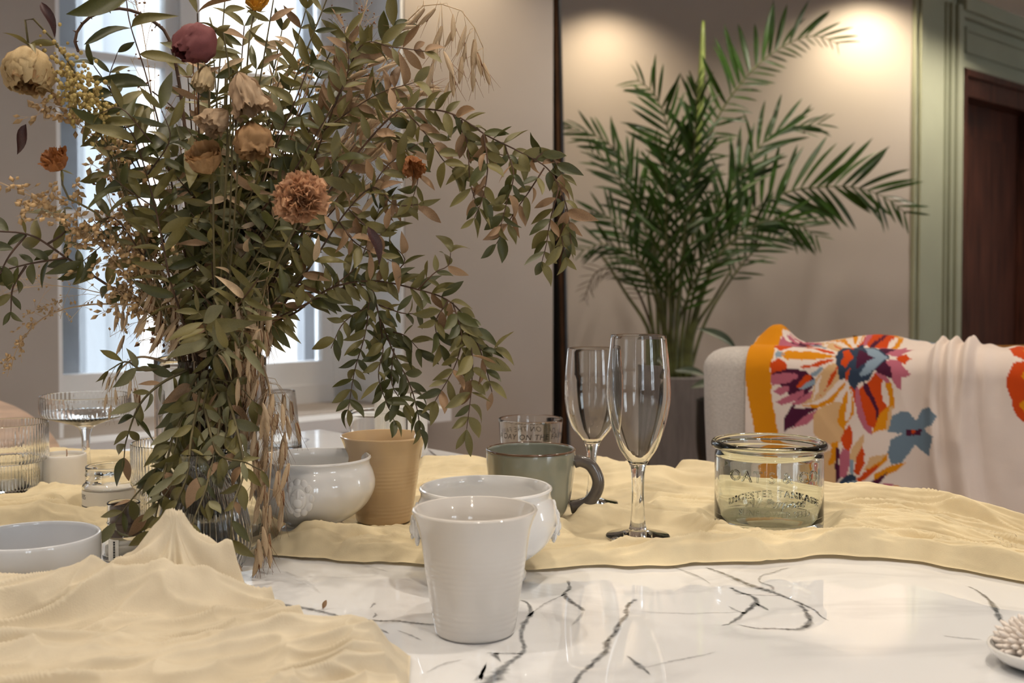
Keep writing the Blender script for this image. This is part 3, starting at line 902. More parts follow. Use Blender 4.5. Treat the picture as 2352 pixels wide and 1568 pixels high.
# --- little bottle with brown stain
loc, s = spotpx(285, 1281, 0.019)
bb = [(44 * s, 0), (47 * s, 0.001), (48 * s, 0.004), (48 * s, 0.012), (48 * s, 52 * s), (46 * s, 62 * s), (40 * s, 70 * s), (36 * s, 75 * s), (36 * s, 82 * s), (39 * s, 85 * s), (36.5 * s, 89 * s), (36.5 * s, 110 * s), (37 * s, 128 * s)]
o = turned('little_bottle', vessel(bb, 0.0014, 0.004, 40), loc, M['clearglass'], 64)
tag(o, 'little glass bottle with brown stained neck and upright label', 'bottle')
M['stain'] = mat('brown_residue', (0.16, 0.10, 0.06, 1), 0.5, 0.3, 80)
prof = [(r * s - 0.0020, h * s) for r, h in ((46.5, 55), (44, 62), (38, 71), (35, 76), (35, 84), (35.5, 100), (35.8, 124))]
v, f = lathe(prof, 48)
link('stain', mesh('stain', v, f), o, None, M['stain'])
v, f = lathe([(0, 0.005), (46 * s - 0.0018, 0.005), (46.2 * s - 0.0018, 30 * s), (0, 30.5 * s)], 40)
link('wax', mesh('wax', v, f), o, None, M['wax'])
lr2 = 48 * s + 0.0002
v = [(lr2 * math.cos(a), lr2 * math.sin(a), z) for z in (4 * s, 52 * s) for a in np.linspace(FRONT - 0.42, FRONT + 0.10, 12)]
pl = link('paper_label', mesh('paper_label', v, [(k, k + 1, 13 + k, 12 + k) for k in range(11)]), o, None, M['paper'])
q = MB()
z = 6.0
while z < 48:
    h_ = random.uniform(2, 4.5)
    q.add([((lr2 + 0.0002) * math.cos(a), (lr2 + 0.0002) * math.sin(a), zz * s) for a, zz in ((FRONT - 0.16, z), (FRONT - 0.06, z), (FRONT - 0.06, z + h_), (FRONT - 0.16, z + h_))], [(0, 1, 2, 3)])
    z += h_ + 1.2
link('label_print', mesh('label_print', q.v, q.f, False), pl, None, M['print'])

# --- glasses at the back
loc, s = spotpx(647, 1034, 0.03)
k_ = s
prof = vessel([(43 * k_, 0), (46 * k_, 0.0012), (45.5 * k_, 0.006), (40 * k_, 50 * k_), (35 * k_, 95 * k_), (31 * k_, 137 * k_)], 0.0016, 0.007, 24)
tag(turned('fluted_tumbler', prof, loc, M['clearglass'], 240, (48, 0.0003, 0.003, 0.083)), 'clear fluted tumbler narrowing to the top near the far table corner', 'glass')
loc, s = spotpx(870, 1092, 0.036, True)
R = 67 * s; H = 145 * s
tag(turned('plain_tumbler', vessel([(R * 0.93, 0), (R * 0.98, 0.0015), (R, 0.006), (R, H * 0.5), (R, H)], 0.0016, 0.006, 20), loc, M['clearglass'], 80), 'plain clear tumbler behind the tan beaker', 'glass')
loc, s = spotpx(921, 1048, 0.036)
R = 60 * s; H = 136 * s
tag(turned('ribbed_white_cup', vessel([(R * 0.90, 0), (R * 0.97, 0.0015), (R, 0.006), (R, H * 0.5), (R, H * 0.95), (R * 1.01, H)], 0.0028, 0.006, 24), loc, M['porcelain'], 240, (60, 0.0005, 0.004, H * 0.86)), 'white ribbed porcelain cup at the far table edge', 'cup')

# --- coral-like ornament at the lower right corner
loc, s = spotpx(2392, 1532, 0.03)
M['coral'] = mat('bisque_ornament', (0.80, 0.73, 0.67, 1), 0.35, 0.04, 20, coat=0.2)
cor = empty('spiky_ornament', loc)
tag(cor, 'white ceramic ornament of many blunt spikes on a smooth dish, right corner', 'ornament')
R = 118 * s
turned('dish', vessel([(R * 0.45, 0), (R * 0.55, 0.001), (R * 0.80, 0.004), (R * 0.97, 0.0095), (R, 0.012)], 0.0025, 0.004, 20), (0, 0, 0), M['porcelain'], 64, parent=cor)
q = MB().tube([(0, 0, 0), (0, 0, 0.25), (0, 0, 0.6), (0, 0, 0.9), (0, 0, 1.0)], [0.085, 0.10, 0.11, 0.085, 0.03], 7)
spk = mesh('spike', q.v, q.f); spk.materials.append(M['coral'])
rnd = random.Random(5)
nsp = 150
for k in range(nsp):
    z = 1 - (k + 0.5) / nsp
    ph = k * 2.39996
    d = Vector((math.sqrt(1 - z * z) * math.cos(ph), math.sqrt(1 - z * z) * math.sin(ph), z * 0.75 + 0.10)).normalized()
    L_ = R * rnd.uniform(0.86, 1.02) * (1.0 if z < 0.7 else 0.92)
    o = link('spike', spk, cor, (d.x * R * 0.12, d.y * R * 0.12, 0.009))
    o.rotation_euler = d.to_track_quat('Z', 'Y').to_euler()
    o.scale = (R * 0.62, R * 0.62, L_ * 0.86)

# --- flower vases
loc, s = spotpx(487, 1252, 0.052)
VASE_D = loc.y
VR = 125 * s
VH = 431 * s
prof = vessel([(VR * 0.93, 0), (VR * 0.985, 0.0015), (VR, 0.006), (VR, VH * 0.5), (VR, VH)], 0.0030, 0.012, 24)
tag(turned('tall_vase', prof, loc, M['clearglass'], 96), 'tall clear cylinder vase holding the dried bouquet', 'vase')
VASE = loc
loc, s = spotpx(470, 1322, 0.03)
PV = loc
pv = [(70 * s, 0), (78 * s, 0.0012), (88 * s, 25 * s), (104 * s, 65 * s), (106 * s, 98 * s), (96 * s, 150 * s), (76 * s, 205 * s), (58 * s, 245 * s), (54 * s, 270 * s), (57 * s, 284 * s)]
tag(turned('pear_vase', vessel(pv, 0.0020, 0.008, 34), loc, M['clearglass'], 240, (48, 0.0006, 0.004, 250 * s)), 'small pear-shaped ribbed glass vase in front, under the trailing leaves', 'vase')

# ================================================================== gauze runners
def vnoise(x, y, seed):
    r = np.random.RandomState(seed).rand(64, 64)
    xi, yi = np.floor(x).astype(int), np.floor(y).astype(int)
    fx, fy = x - xi, y - yi
    fx, fy = fx * fx * (3 - 2 * fx), fy * fy * (3 - 2 * fy)
    g = lambda a, b: r[a % 64, b % 64]
    return (g(xi, yi) * (1 - fx) + g(xi + 1, yi) * fx) * (1 - fy) + (g(xi, yi + 1) * (1 - fx) + g(xi + 1, yi + 1) * fx) * fy

def ridged(x, y, seed):
    return 1 - np.abs(2 * vnoise(x, y, seed) - 1)

def press(X, Y, Z, lo=0.0012, fall=0.022):
    k = np.ones_like(X)
    for fx, fy, r in FOOT:
        d = np.sqrt((X - fx) ** 2 + (Y - fy) ** 2)
        t = np.clip((d - r - 0.002) / fall, 0, 1)
        k = np.minimum(k, t * t * (3 - 2 * t))
    return lo + (Z - lo) * k

def cloth(name, X, Y, Z, label, m, cat='table runner'):
    nu, nv = X.shape
    c = (X.mean(), Y.mean(), TZ)
    v = np.stack([X.ravel() - c[0], Y.ravel() - c[1], Z.ravel() - c[2]], 1)
    idx = np.arange(nu * nv).reshape(nu, nv)
    f = np.stack([idx[:-1, :-1].ravel(), idx[1:, :-1].ravel(), idx[1:, 1:].ravel(), idx[:-1, 1:].ravel()], 1)
    o = link(name, mesh(name, v.tolist(), f.tolist()), None, c, m)
    return tag(o, label, cat, 'cream gauze runners')

# runner across the far side of the table; front and back edge as seen in the photo
fe = [(-160, 1212), (120, 1222), (270, 1243), (450, 1262), (600, 1277), (760, 1292), (975, 1303), (1230, 1307), (1450, 1306), (1640, 1302), (1800, 1291), (1920, 1284), (2060, 1288), (2200, 1312), (2352, 1338), (2600, 1400)]
be = [(-160, 1075), (60, 1062), (240, 1052), (420, 1056), (620, 1066), (800, 1076), (980, 1084), (1120, 1085), (1290, 1098), (1480, 1108), (1640, 1116), (1780, 1140), (1900, 1162), (2100, 1186), (2352, 1252), (2600, 1330)]
NU, NV = 640, 260
Fp = np.array([tuple(onz(x, y)) for x, y in fe]); Bp = np.array([tuple(onz(x, y)) for x, y in be])
def resamp(P, n):
    return spline(P, n)
Fs, Bs = resamp(Fp, NU), resamp(Bp, NU)
t = np.linspace(0, 1, NV)[None, :]
X = Fs[:, :1] * (1 - t) + Bs[:, :1] * t
Y = Fs[:, 1:2] * (1 - t) + Bs[:, 1:2] * t
u = np.linspace(0, 1, NU)[:, None] * np.ones_like(t)
Y = Y + (1 - t) ** 4 * (0.016 * (vnoise(u * 22, u * 0, 41) - 0.5) + 0.008 * (vnoise(u * 60, u * 0, 42) - 0.5))
tt = t * np.ones_like(u)
wob = 0.16 * (vnoise(u * 9, tt * 2, 4) - 0.5) + 0.08 * (vnoise(u * 24, tt * 3 + 7, 5) - 0.5) + 0.03 * (vnoise(u * 60, tt * 6 + 3, 6) - 0.5)
h = 0.0075 * ridged(u * 6, (tt + wob) * 9, 1) ** 2 + 0.0062 * ridged(u * 12, (tt + wob) * 24, 2) ** 2 + 0.0030 * ridged(u * 26, (tt + wob * 0.7) * 52, 3) ** 2 + 0.0005 * ridged(u * 90, (tt + wob * 0.5) * 80, 8) + 0.0042 * ridged(u * 7, (tt + wob * 0.3) * 36, 9) ** 2 * np.exp(-(tt / 0.3) ** 2)
edge = np.clip(np.minimum(tt, 1 - tt) / 0.03, 0.12, 1)
bulge = 0.006 * vnoise(u * 30, tt * 2, 44) * np.exp(-((tt - 0.07) / 0.05) ** 2) + 0.016 * np.exp(-((tt - 0.93) / 0.06) ** 2) * np.clip((u - 0.35) / 0.2, 0, 1)
Z = TZ + press(X, Y, (1.3 * h + bulge) * edge + 0.0012)
cloth('gauze_runner', X, Y, Z, 'cream crinkled gauze runner across the far half of the table', M['gauze'])

# heap of gauze in the foreground: an outline on the table with a mound in it
fo = [(-160, 1392), (0, 1397), (70, 1402), (140, 1410), (215, 1398), (300, 1356), (400, 1340), (500, 1372), (575, 1400), (640, 1425), (690, 1462), (745, 1487), (820, 1500), (900, 1506), (943, 1512)]
fb = [(-200, 1760), (0, 1760), (100, 1760), (200, 1760), (300, 1760), (400, 1760), (480, 1760), (540, 1760), (600, 1760), (680, 1740), (760, 1720), (820, 1700), (880, 1680), (920, 1650), (938, 1610)]
NU2, NV2 = 420, 260
Fs, Bs = resamp(np.array([tuple(onz(x, y)) for x, y in fo]), NU2), resamp(np.array([tuple(onz(x, y)) for x, y in fb]), NU2)
t = np.linspace(0, 1, NV2)[None, :]
X = Fs[:, :1] * (1 - t) + Bs[:, :1] * t
Y = Fs[:, 1:2] * (1 - t) + Bs[:, 1:2] * t
pk = onz(402, 1398)
dx, dy = X - pk.x, Y - pk.y
ang = np.arctan2(dy, dx); rad = np.sqrt(dx ** 2 + dy ** 2)
# ridges run down from the peak
rdg = 1 + 0.30 * np.sin(ang * 8 + 3 * vnoise(rad * 40, ang * 2, 21)) * np.clip(rad / 0.035, 0, 1) + 0.13 * np.sin(ang * 17 + 4 * vnoise(rad * 50, ang * 3, 22)) * np.clip(rad / 0.03 - 0.3, 0, 1)
mound = 0.050 * np.exp(-((np.where(dx > 0, dx / 0.050, dx / 0.038)) ** 2 + (np.where(dy > 0, dy / 0.020, dy / 0.028)) ** 2) ** 0.72) * rdg
roll = 0.020 * np.exp(-((Y - (onz(100, 1440).y - 0.10 * (X - onz(100, 1440).x))) / 0.022) ** 2) * np.clip((onz(560, 1500).x - X) / 0.06, 0, 1)
rollr = 0.010 * np.clip((onz(940, 1530).x - X) / 0.03, 0.2, 1) * np.exp(-((Y - onz(800, 1530).y) / 0.022) ** 2) * np.clip((X - onz(500, 1500).x) / 0.05, 0, 1)
a_, b_ = (X * 0.96 + Y * 0.28), (Y * 0.96 - X * 0.28)
wb = 0.9 * vnoise(a_ * 9, b_ * 9, 31) + 0.5 * vnoise(a_ * 22, b_ * 22, 35)
wr = 0.013 * ridged(a_ * 6, b_ * 24 + wb, 32) ** 2.5 + 0.0115 * ridged(a_ * 11, b_ * 52 + wb * 1.5, 33) ** 2 + 0.0055 * ridged(a_ * 26, b_ * 115 + wb * 2, 34) ** 2 + 0.0008 * ridged(a_ * 60, b_ * 260 + wb * 3, 36)
tt = t * np.ones_like(X)
uu = np.linspace(0, 1, NU2)[:, None] * np.ones_like(X)
edge = np.clip(np.minimum(tt / 0.05, (1 - uu) / 0.07), 0.04, 1)
Z = TZ + press(X, Y, (mound + roll + rollr + wr) * edge + 0.0012, fall=0.010)
cloth('gauze_runner', X, Y, Z, 'heap of cream gauze cloth in the foreground beside the grey bowl', M['gauze_pale'])

# ================================================================== sofa with throw
SU = Vector((0.89, -0.456, 0)); SU.normalize()
SN = Vector((SU.y, -SU.x, 0))                   # out of the sofa's rear face, towards the camera
SL = at(1605, 800, 2.0); STOP = 0.878
SL = Vector((SL.x, SL.y, 0))
SFR = ((SL.x, SL.y), (SU.x, SU.y), (-SN.x, -SN.y))
sofa = empty('sofa', (SL.x, SL.y, 0))
tag(sofa, 'beige linen sofa seen from behind, right of the palm', 'sofa')

def rounded_slab(fr, a0, a1, b0, b1, z0, z1, r, taper=0.0, seg=5):
    """slab with rounded top edges and vertical edges; taper pulls the foot in"""
    O, A, B = Vector(fr[0]), Vector(fr[1]), Vector(fr[2])
    def loop(ins, z, tp):
        pts = []
        x0, x1, y0, y1 = a0 + ins + tp, a1 - ins - tp, b0 + ins, b1 - ins
        rr = r
        for cx, cy, st in ((x1 - rr, y1 - rr, 0), (x0 + rr, y1 - rr, 90), (x0 + rr, y0 + rr, 180), (x1 - rr, y0 + rr, 270)):
            for k in range(seg + 1):
                a = math.radians(st + 90 * k / seg)
                p = O + A * (cx + rr * math.cos(a)) + B * (cy + rr * math.sin(a))
                pts.append(Vector((p.x, p.y, z)))
        return pts
    L = [loop(0, z0 + (z1 - z0 - r) * k / 8, taper * (1 - k / 8) ** 1.6) for k in range(9)]
    for k in range(1, 6):
        a = math.pi / 2 * k / 5
        L.append(loop(r * 0.98 * (1 - math.cos(a)), z1 - r + r * math.sin(a), 0))
    n = len(L[0])
    v = [p for l in L for p in l]
    f = [(i * n + k, i * n + (k + 1) % n, (i + 1) * n + (k + 1) % n, (i + 1) * n + k) for i in range(len(L) - 1) for k in range(n)]
    f.append(tuple(range(n - 1, -1, -1))); f.append(tuple((len(L) - 1) * n + k for k in range(n)))
    return v, f
def spart(name, args, m):
    v, f = rounded_slab(SFR, *args)
    return link(name, mesh(name, [p - Vector(sofa.location) for p in v], f, True, 60), sofa, None, m)
spart('backrest', (0.0, 1.75, 0.0, 0.15, 0.22, STOP, 0.035, 0.05), M['linen'])
spart('seat', (0.02, 1.73, 0.14, 0.78, 0.20, 0.42, 0.03), M['linen'])
spart('seat_cushion', (0.03, 0.87, 0.16, 0.76, 0.42, 0.52, 0.04), M['linen'])
spart('seat_cushion', (0.88, 1.72, 0.16, 0.76, 0.42, 0.52, 0.04), M['linen'])
for a, b in ((0.10, 0.06), (1.65, 0.06), (0.10, 0.70), (1.65, 0.70)):
    p = SL + SU * a - SN * b
    q = MB().tube([p - Vector(sofa.location), p + Vector((0, 0, 0.23)) - Vector(sofa.location)], [0.014, 0.022], 10)
    link('leg', mesh('leg', q.v, q.f), sofa, None, M['black'])

# printed throw over the back
def chart(x, y):                                # photo point -> (along, down) on the rear face
    p = onplane(x, y, SL + SN * 0.006, SN)
    return ((p - SL).dot(SU), STOP - p.z)
CR = lambda L_: [(1750 + x / 3.4086, 740 + y / 3.4086) for x, y in L_]
RED, AMB, PNK, PLM = srgb(206, 72, 14), srgb(222, 142, 10), srgb(188, 104, 122), srgb(76, 24, 52)
TAN_, NVY, LBL, SLT, OLV, WHT = srgb(218, 178, 130), srgb(50, 64, 84), srgb(140, 160, 176), srgb(112, 132, 148), srgb(86, 80, 66), srgb(234, 218, 206)
PRINT = [
 (AMB, [(1722, 700), (1710, 830), (1718, 900), (1735, 985), (1768, 1250), (1812, 1250), (1788, 985), (1774, 900), (1770, 840), (1776, 800), (1790, 700)], 0),
 (LBL, [(95, 205), (200, 195), (190, 240), (100, 262)], 1), (AMB, [(140, 240), (220, 215), (560, 212), (585, 240), (480, 262), (330, 275), (200, 272)], 1),
 (RED, [(290, 320), (380, 305), (450, 280), (560, 262), (545, 290), (440, 315), (330, 330)], 1), (RED, [(70, 290), (120, 260), (180, 285), (205, 320), (180, 355), (72, 372)], 1),
 (PLM, [(80, 362), (200, 330), (345, 345), (430, 420), (400, 470), (330, 560), (230, 620), (182, 700), (172, 820), (200, 800), (330, 650), (250, 640), (300, 520), (220, 540), (160, 470)], 1),
 (PNK, [(74, 375), (180, 360), (280, 365), (285, 395), (200, 440), (80, 462)], 1), (PNK, [(92, 502), (180, 460), (215, 465), (210, 500), (150, 540)], 1),
 (PNK, [(105, 590), (200, 540), (330, 490), (335, 530), (260, 580), (160, 612)], 1), (PNK, [(220, 610), (330, 540), (405, 490), (385, 560), (290, 612)], 1),
 (RED, [(270, 470), (340, 380), (400, 365), (380, 420), (300, 482)], 1), (LBL, [(295, 485), (370, 430), (425, 402), (410, 455), (340, 488)], 1), (LBL, [(365, 375), (460, 315), (482, 330), (420, 385)], 1),
 (TAN_, [(405, 490), (420, 400), (480, 330), (582, 288), (592, 330), (602, 420), (560, 480), (500, 550), (400, 590), (300, 612), (380, 560)], 1),
 (WHT, [(400, 582), (420, 450), (467, 365), (440, 500)], 1), (RED, [(455, 545), (510, 470), (530, 380), (592, 318), (587, 360), (540, 450)], 1),
 (WHT, [(405, 602), (470, 560), (540, 490), (592, 428), (582, 500), (520, 560), (430, 607)], 1),
 (AMB, [(288, 612), (430, 610), (520, 570), (600, 480), (642, 428), (655, 450), (605, 520), (572, 580), (460, 632), (400, 632)], 1),
 (PLM, [(173, 822), (200, 720), (290, 640), (442, 635), (380, 672), (310, 722), (250, 782)], 1), (PNK, [(230, 802), (320, 710), (447, 640), (432, 692), (350, 762)], 1),
 (TAN_, [(408, 700), (450, 640), (560, 590), (622, 588), (642, 700), (642, 820), (622, 900), (540, 922), (450, 882), (403, 830)], 1),
 (AMB, [(588, 740), (610, 640), (650, 520), (690, 468), (717, 600), (722, 680), (662, 762), (640, 820), (600, 762)], 1), (WHT, [(648, 742), (660, 640), (680, 458), (702, 560), (702, 640), (682, 722)], 1),
 (RED, [(618, 872), (640, 820), (690, 768), (712, 830), (712, 910), (682, 972), (640, 942)], 1), (RED, [(688, 448), (742, 488), (732, 622), (710, 520)], 1),
 (PNK, [(738, 448), (782, 520), (792, 640), (862, 790), (860, 846), (800, 802), (740, 660), (733, 560)], 1),
 (RED, [(768, 480), (830, 438), (880, 358), (952, 398), (932, 480), (942, 570), (982, 622), (922, 682), (912, 732), (882, 792), (830, 772), (790, 640), (773, 560)], 1),
 (PLM, [(798, 428), (832, 450), (872, 540), (917, 640), (912, 732), (888, 722), (893, 660), (848, 560), (798, 490)], 1), (PNK, [(868, 348), (962, 368), (1002, 420), (992, 452), (930, 402)], 1),
 (AMB, [(862, 842), (882, 790), (920, 680), (1000, 600), (990, 510), (958, 450), (1012, 428), (1032, 520), (1042, 642), (1010, 620), (972, 802), (920, 812)], 1), (TAN_, [(968, 812), (998, 630), (1022, 618), (1022, 720), (1002, 802)], 1),
 (PLM, [(878, 342), (960, 268), (1012, 330), (1022, 402), (930, 372)], 1),
 (PNK, [(958, 278), (1060, 268), (1102, 310), (1132, 345), (1167, 375), (1130, 392), (1092, 400), (1088, 492), (1050, 472), (1020, 410), (1008, 330), (978, 310)], 1),
 (RED, [(1000, 240), (1060, 222), (1130, 235), (1250, 232), (1140, 275), (1120, 306), (1060, 272)], 1),
 (NVY, [(568, 225), (660, 195), (760, 205), (1082, 200), (1002, 250), (932, 300), (872, 350), (832, 420), (762, 440), (732, 492), (688, 460), (658, 400), (598, 420), (598, 340), (578, 290)], 1),
 (PLM, [(720, 218), (880, 206), (902, 240), (800, 300), (740, 332)], 1), (RED, [(638, 220), (712, 198), (712, 240), (652, 332), (613, 300)], 1), (RED, [(658, 350), (692, 333), (672, 412), (648, 432)], 1),
 (LBL, [(762, 372), (820, 280), (900, 250), (1000, 202), (1055, 202), (962, 260), (902, 312), (842, 362), (780, 387)], 1),
 (SLT, [(988, 828), (1018, 720), (1030, 688), (1090, 658), (1150, 668), (1200, 718), (1220, 730), (1230, 680), (1260, 640), (1310, 617), (1342, 660), (1378, 690), (1342, 752), (1280, 790), (1300, 820), (1348, 850), (1332, 930), (1312, 1003), (1250, 960), (1200, 918), (1150, 992), (1090, 1062), (1010, 1077), (988, 980), (1008, 890), (1060, 850), (1100, 832)], 1),
 (PLM, [(1128, 800), (1180, 808), (1262, 797), (1242, 847), (1190, 852), (1133, 852)], 1), (RED, [(1178, 803), (1207, 803), (1197, 832), (1173, 832)], 1),
 (TAN_, [(478, 985), (540, 960), (582, 1000), (602, 1100), (560, 1300), (478, 1300)], 1), (AMB, [(543, 912), (602, 898), (592, 980), (562, 1080), (518, 1080), (548, 1000)], 1), (AMB, [(478, 1220), (532, 1230), (522, 1420), (478, 1420)], 1),
 (PLM, [(588, 930), (607, 960), (602, 1080), (622, 1180), (578, 1222), (573, 1080)], 1), (PNK, [(608, 1010), (640, 948), (692, 980), (692, 1060), (662, 1182), (613, 1182)], 1),
 (TAN_, [(698, 962), (760, 870), (802, 838), (802, 900), (772, 980), (740, 1060), (688, 1052)], 1), (RED, [(713, 1132), (740, 1030), (790, 928), (807, 1000), (802, 1080), (762, 1162)], 1),
 (TAN_, [(798, 1122), (850, 1020), (920, 1008), (992, 983), (940, 1060), (860, 1132)], 1), (AMB, [(828, 1112), (930, 1050), (992, 985), (987, 1040), (900, 1112), (798, 1202)], 1),
 (RED, [(738, 1192), (830, 1120), (932, 1068), (882, 1132), (770, 1222)], 1), (AMB, [(878, 1152), (1000, 1088), (1128, 1058), (1062, 1122), (940, 1182), (878, 1212)], 1),
 (PLM, [(798, 1242), (900, 1188), (982, 1138), (932, 1222), (850, 1272)], 1), (PNK, [(878, 1272), (950, 1228), (1052, 1228), (950, 1292), (900, 1372), (878, 1332)], 1), (PLM, [(858, 1292), (972, 1268), (922, 1322)], 1),
 (AMB, [(938, 1352), (990, 1290), (1050, 1238), (1117, 1270), (1042, 1302), (982, 1352)], 1), (PNK, [(888, 1372), (1042, 1378), (1002, 1422), (900, 1452)], 1), (TAN_, [(918, 1462), (1000, 1420), (1080, 1388), (1087, 1430), (1020, 1484)], 1),
 (NVY, [(548, 1420), (558, 1290), (620, 1200), (700, 1148), (742, 1170), (742, 1222), (640, 1292), (590, 1420)], 1), (LBL, [(588, 1440), (600, 1330), (650, 1228), (720, 1203), (802, 1250), (872, 1310), (892, 1390), (892, 1450), (800, 1440)], 1),
 (OLV, [(618, 1430), (640, 1310), (720, 1308), (802, 1330), (812, 1390), (790, 1440)], 1), (RED, [(648, 1282), (720, 1268), (802, 1300), (700, 1292)], 1), (RED, [(838, 1360), (872, 1348), (877, 1412), (843, 1432)], 1),
 (PLM, [(478, 1330), (532, 1320), (532, 1382), (488, 1402)], 1), (LBL, [(688, 1030), (712, 1040), (717, 1152), (693, 1152)], 1),
 (RED, [(1918, 460), (1923, 400), (1958, 320), (2052, 293), (2180, 300), (2180, 760), (2050, 742), (1990, 682), (1958, 622), (1958, 560)], 1),
 (AMB, [(2028, 400), (2060, 350), (2120, 350), (2120, 460)], 1), (AMB, [(2008, 602), (2060, 560), (2120, 560), (2090, 702)], 1), (AMB, [(1283, 1532), (1310, 1513), (1347, 1540), (1352, 1600), (1288, 1600)], 1),
]
def in_poly(px, py, poly):
    c = np.zeros(px.shape, bool)
    j = len(poly) - 1
    for i in range(len(poly)):
        xi, yi = poly[i]; xj, yj = poly[j]
        if yi != yj:
            c ^= ((yi > py) != (yj > py)) & (px < (xj - xi) * (py - yi) / (yj - yi) + xi)
        j = i
    return c
a0 = chart(1713, 850)[0]
av = np.concatenate([np.arange(a0, a0 + 0.62, 0.0021), np.arange(a0 + 0.62, 1.5, 0.012)])
bv = np.concatenate([np.arange(-0.44, -0.06, 0.008), np.arange(-0.06, 0.33, 0.0021), np.arange(0.33, 0.52, 0.012)])
AA, BB = np.meshgrid(av, bv, indexing='ij')
BM = np.where(BB < 0, -BB * 0.9 + 0.002, BB)
# wavy hand-cut edges of the print
wx = 0.0010 * (vnoise(AA * 260, BM * 260, 61) - 0.5) + 0.002 * (vnoise(AA * 90, BM * 90, 62) - 0.5)
wy = 0.0010 * (vnoise(AA * 260, BM * 260, 63) - 0.5) + 0.002 * (vnoise(AA * 90, BM * 90, 64) - 0.5)
colr = np.zeros(AA.shape + (4,)); colr[:] = WHT
for c_, pts, crop in PRINT:
    P = [chart(*p) for p in (CR(pts) if crop else pts)]
    colr[in_poly(AA + wx, BM + wy, P)] = c_
# shape: down the rear face, rounded over the edge, back over the top and down on the seat side
g = 0.004
rr_ = 0.035
off = np.zeros_like(AA); zz = np.zeros_like(AA); bb = np.zeros_like(AA)
arc = rr_ * math.pi / 2
down = BB >= arc / 2
onarc = (BB < arc / 2) & (BB > -arc / 2)
topm = (BB <= -arc / 2) & (BB > -arc / 2 - 0.08)
inn = BB <= -arc / 2 - 0.08
th_ = (arc / 2 - BB) / rr_                       # 0 on the face, pi/2 on the top
off = np.where(down, g, np.where(onarc, -rr_ + (rr_ + g) * np.cos(th_), 0))
zz = np.where(down, STOP - rr_ - (BB - arc / 2), np.where(onarc, STOP - rr_ + (rr_ + g) * np.sin(th_), STOP + g))
bt = -BB - arc / 2
off = np.where(topm, -rr_ - bt, off)
off = np.where(inn, -rr_ - 0.08 - 0.006 - 0.25 * np.minimum(bt - 0.08, 0.05), off)
zz = np.where(inn, STOP + g - (bt - 0.08) * 0.97, zz)
# folds
fold = np.zeros_like(AA)
dn = np.clip(BB, 0, None)
def fold_line(pts, amp, w0, w1):
    C = np.array([chart(*p) for p in pts])
    ac = np.interp(BB, C[:, 1], C[:, 0])
    w_ = w0 + (w1 - w0) * np.clip(dn / 0.3, 0, 1)
    return amp * np.exp(-((AA - ac) / w_) ** 2)
fold += fold_line([(2150, 800), (2140, 900), (2150, 1050), (2175, 1200)], 0.016, 0.008, 0.016)
fold += fold_line([(2182, 800), (2178, 900), (2195, 1050), (2225, 1200)], 0.018, 0.010, 0.022)
fold += fold_line([(2222, 800), (2212, 900), (2215, 1000), (2245, 1200)], 0.022, 0.010, 0.020)
fold += fold_line([(2262, 800), (2262, 920), (2275, 1050), (2320, 1220)], 0.008, 0.014, 0.030)
fold += fold_line([(2330, 820), (2310, 950), (2330, 1100), (2380, 1250)], 0.006, 0.02, 0.03)
fold += 0.003 * ridged(AA * 14 - BB * 6, BB * 4, 71) + 0.002 * vnoise(AA * 40, BB * 25, 72)
side = np.where(topm | inn, 0, 1.0)
off = off + fold * np.where(onarc, np.cos(th_), side)
zz = zz + fold * np.where(onarc, np.sin(th_), np.where(topm, 1.0, 0))
# the lifted corner at the orange border and the bunched part behind
lift = 0.034 * np.exp(-((AA - chart(1752, 850)[0]) / 0.030) ** 2) * np.clip((bt - 0.01) / 0.03, 0, 1) * np.clip((0.14 - bt) / 0.06, 0, 1)
bunch = 0.020 * np.exp(-((AA - chart(1990, 850)[0]) / 0.09) ** 2) * np.clip((bt - 0.02) / 0.04, 0, 1) * np.clip((0.16 - bt) / 0.06, 0, 1)
zz = zz + np.where(topm | inn, lift + bunch, 0)
PX = SL.x + SU.x * AA + SN.x * off; PY = SL.y + SU.y * AA + SN.y * off
nu, nv = AA.shape
o0 = Vector((SL.x + SU.x * 0.4, SL.y + SU.y * 0.4, STOP))
vv = np.stack([PX.ravel() - o0.x, PY.ravel() - o0.y, zz.ravel() - o0.z], 1)
idx = np.arange(nu * nv).reshape(nu, nv)
ff = np.stack([idx[:-1, :-1].ravel(), idx[:-1, 1:].ravel(), idx[1:, 1:].ravel(), idx[1:, :-1].ravel()], 1)
me = mesh('floral_throw', vv.tolist(), ff.tolist())
ca = me.color_attributes.new('print', 'FLOAT_COLOR', 'POINT'); ca.data.foreach_set('color', colr.reshape(-1, 4).ravel())
M['throw'] = attr_mat('printed_cotton')
thr = link('floral_throw', me, None, o0, M['throw'])
tag(thr, 'cotton throw printed with orange, plum and blue flowers over the sofa back', 'blanket')

# scatter cushion peeping over the back
c = SL + SU * (chart(1995, 800)[0] + 0.13) - SN * 0.29
q = MB()
n = 24
v, f = [], []
for i in range(n + 1):
    for j in range(n + 1):
        x, y = i / n * 2 - 1, j / n * 2 - 1
        hgt = ((1 - abs(x) ** 3) * (1 - abs(y) ** 3)) ** 0.5
        sx, sy = x * (1 - 0.07 * (1 - y * y)), y * (1 - 0.07 * (1 - x * x))
        v.append((sx * 0.20, sy * 0.19, hgt * 0.055))
for i in range(n + 1):
    for j in range(n + 1):
        x, y, z = v[i * (n + 1) + j]; v.append((x, y, -z))
N1 = (n + 1) ** 2
for i in range(n):
    for j in range(n):
        a = i * (n + 1) + j
        f.append((a, a + n + 1, a + n + 2, a + 1)); f.append((N1 + a, N1 + a + 1, N1 + a + n + 2, N1 + a + n + 1))
cu = link('scatter_cushion', mesh('scatter_cushion', v, f), None, (c.x, c.y, 0.712), M['rust'])
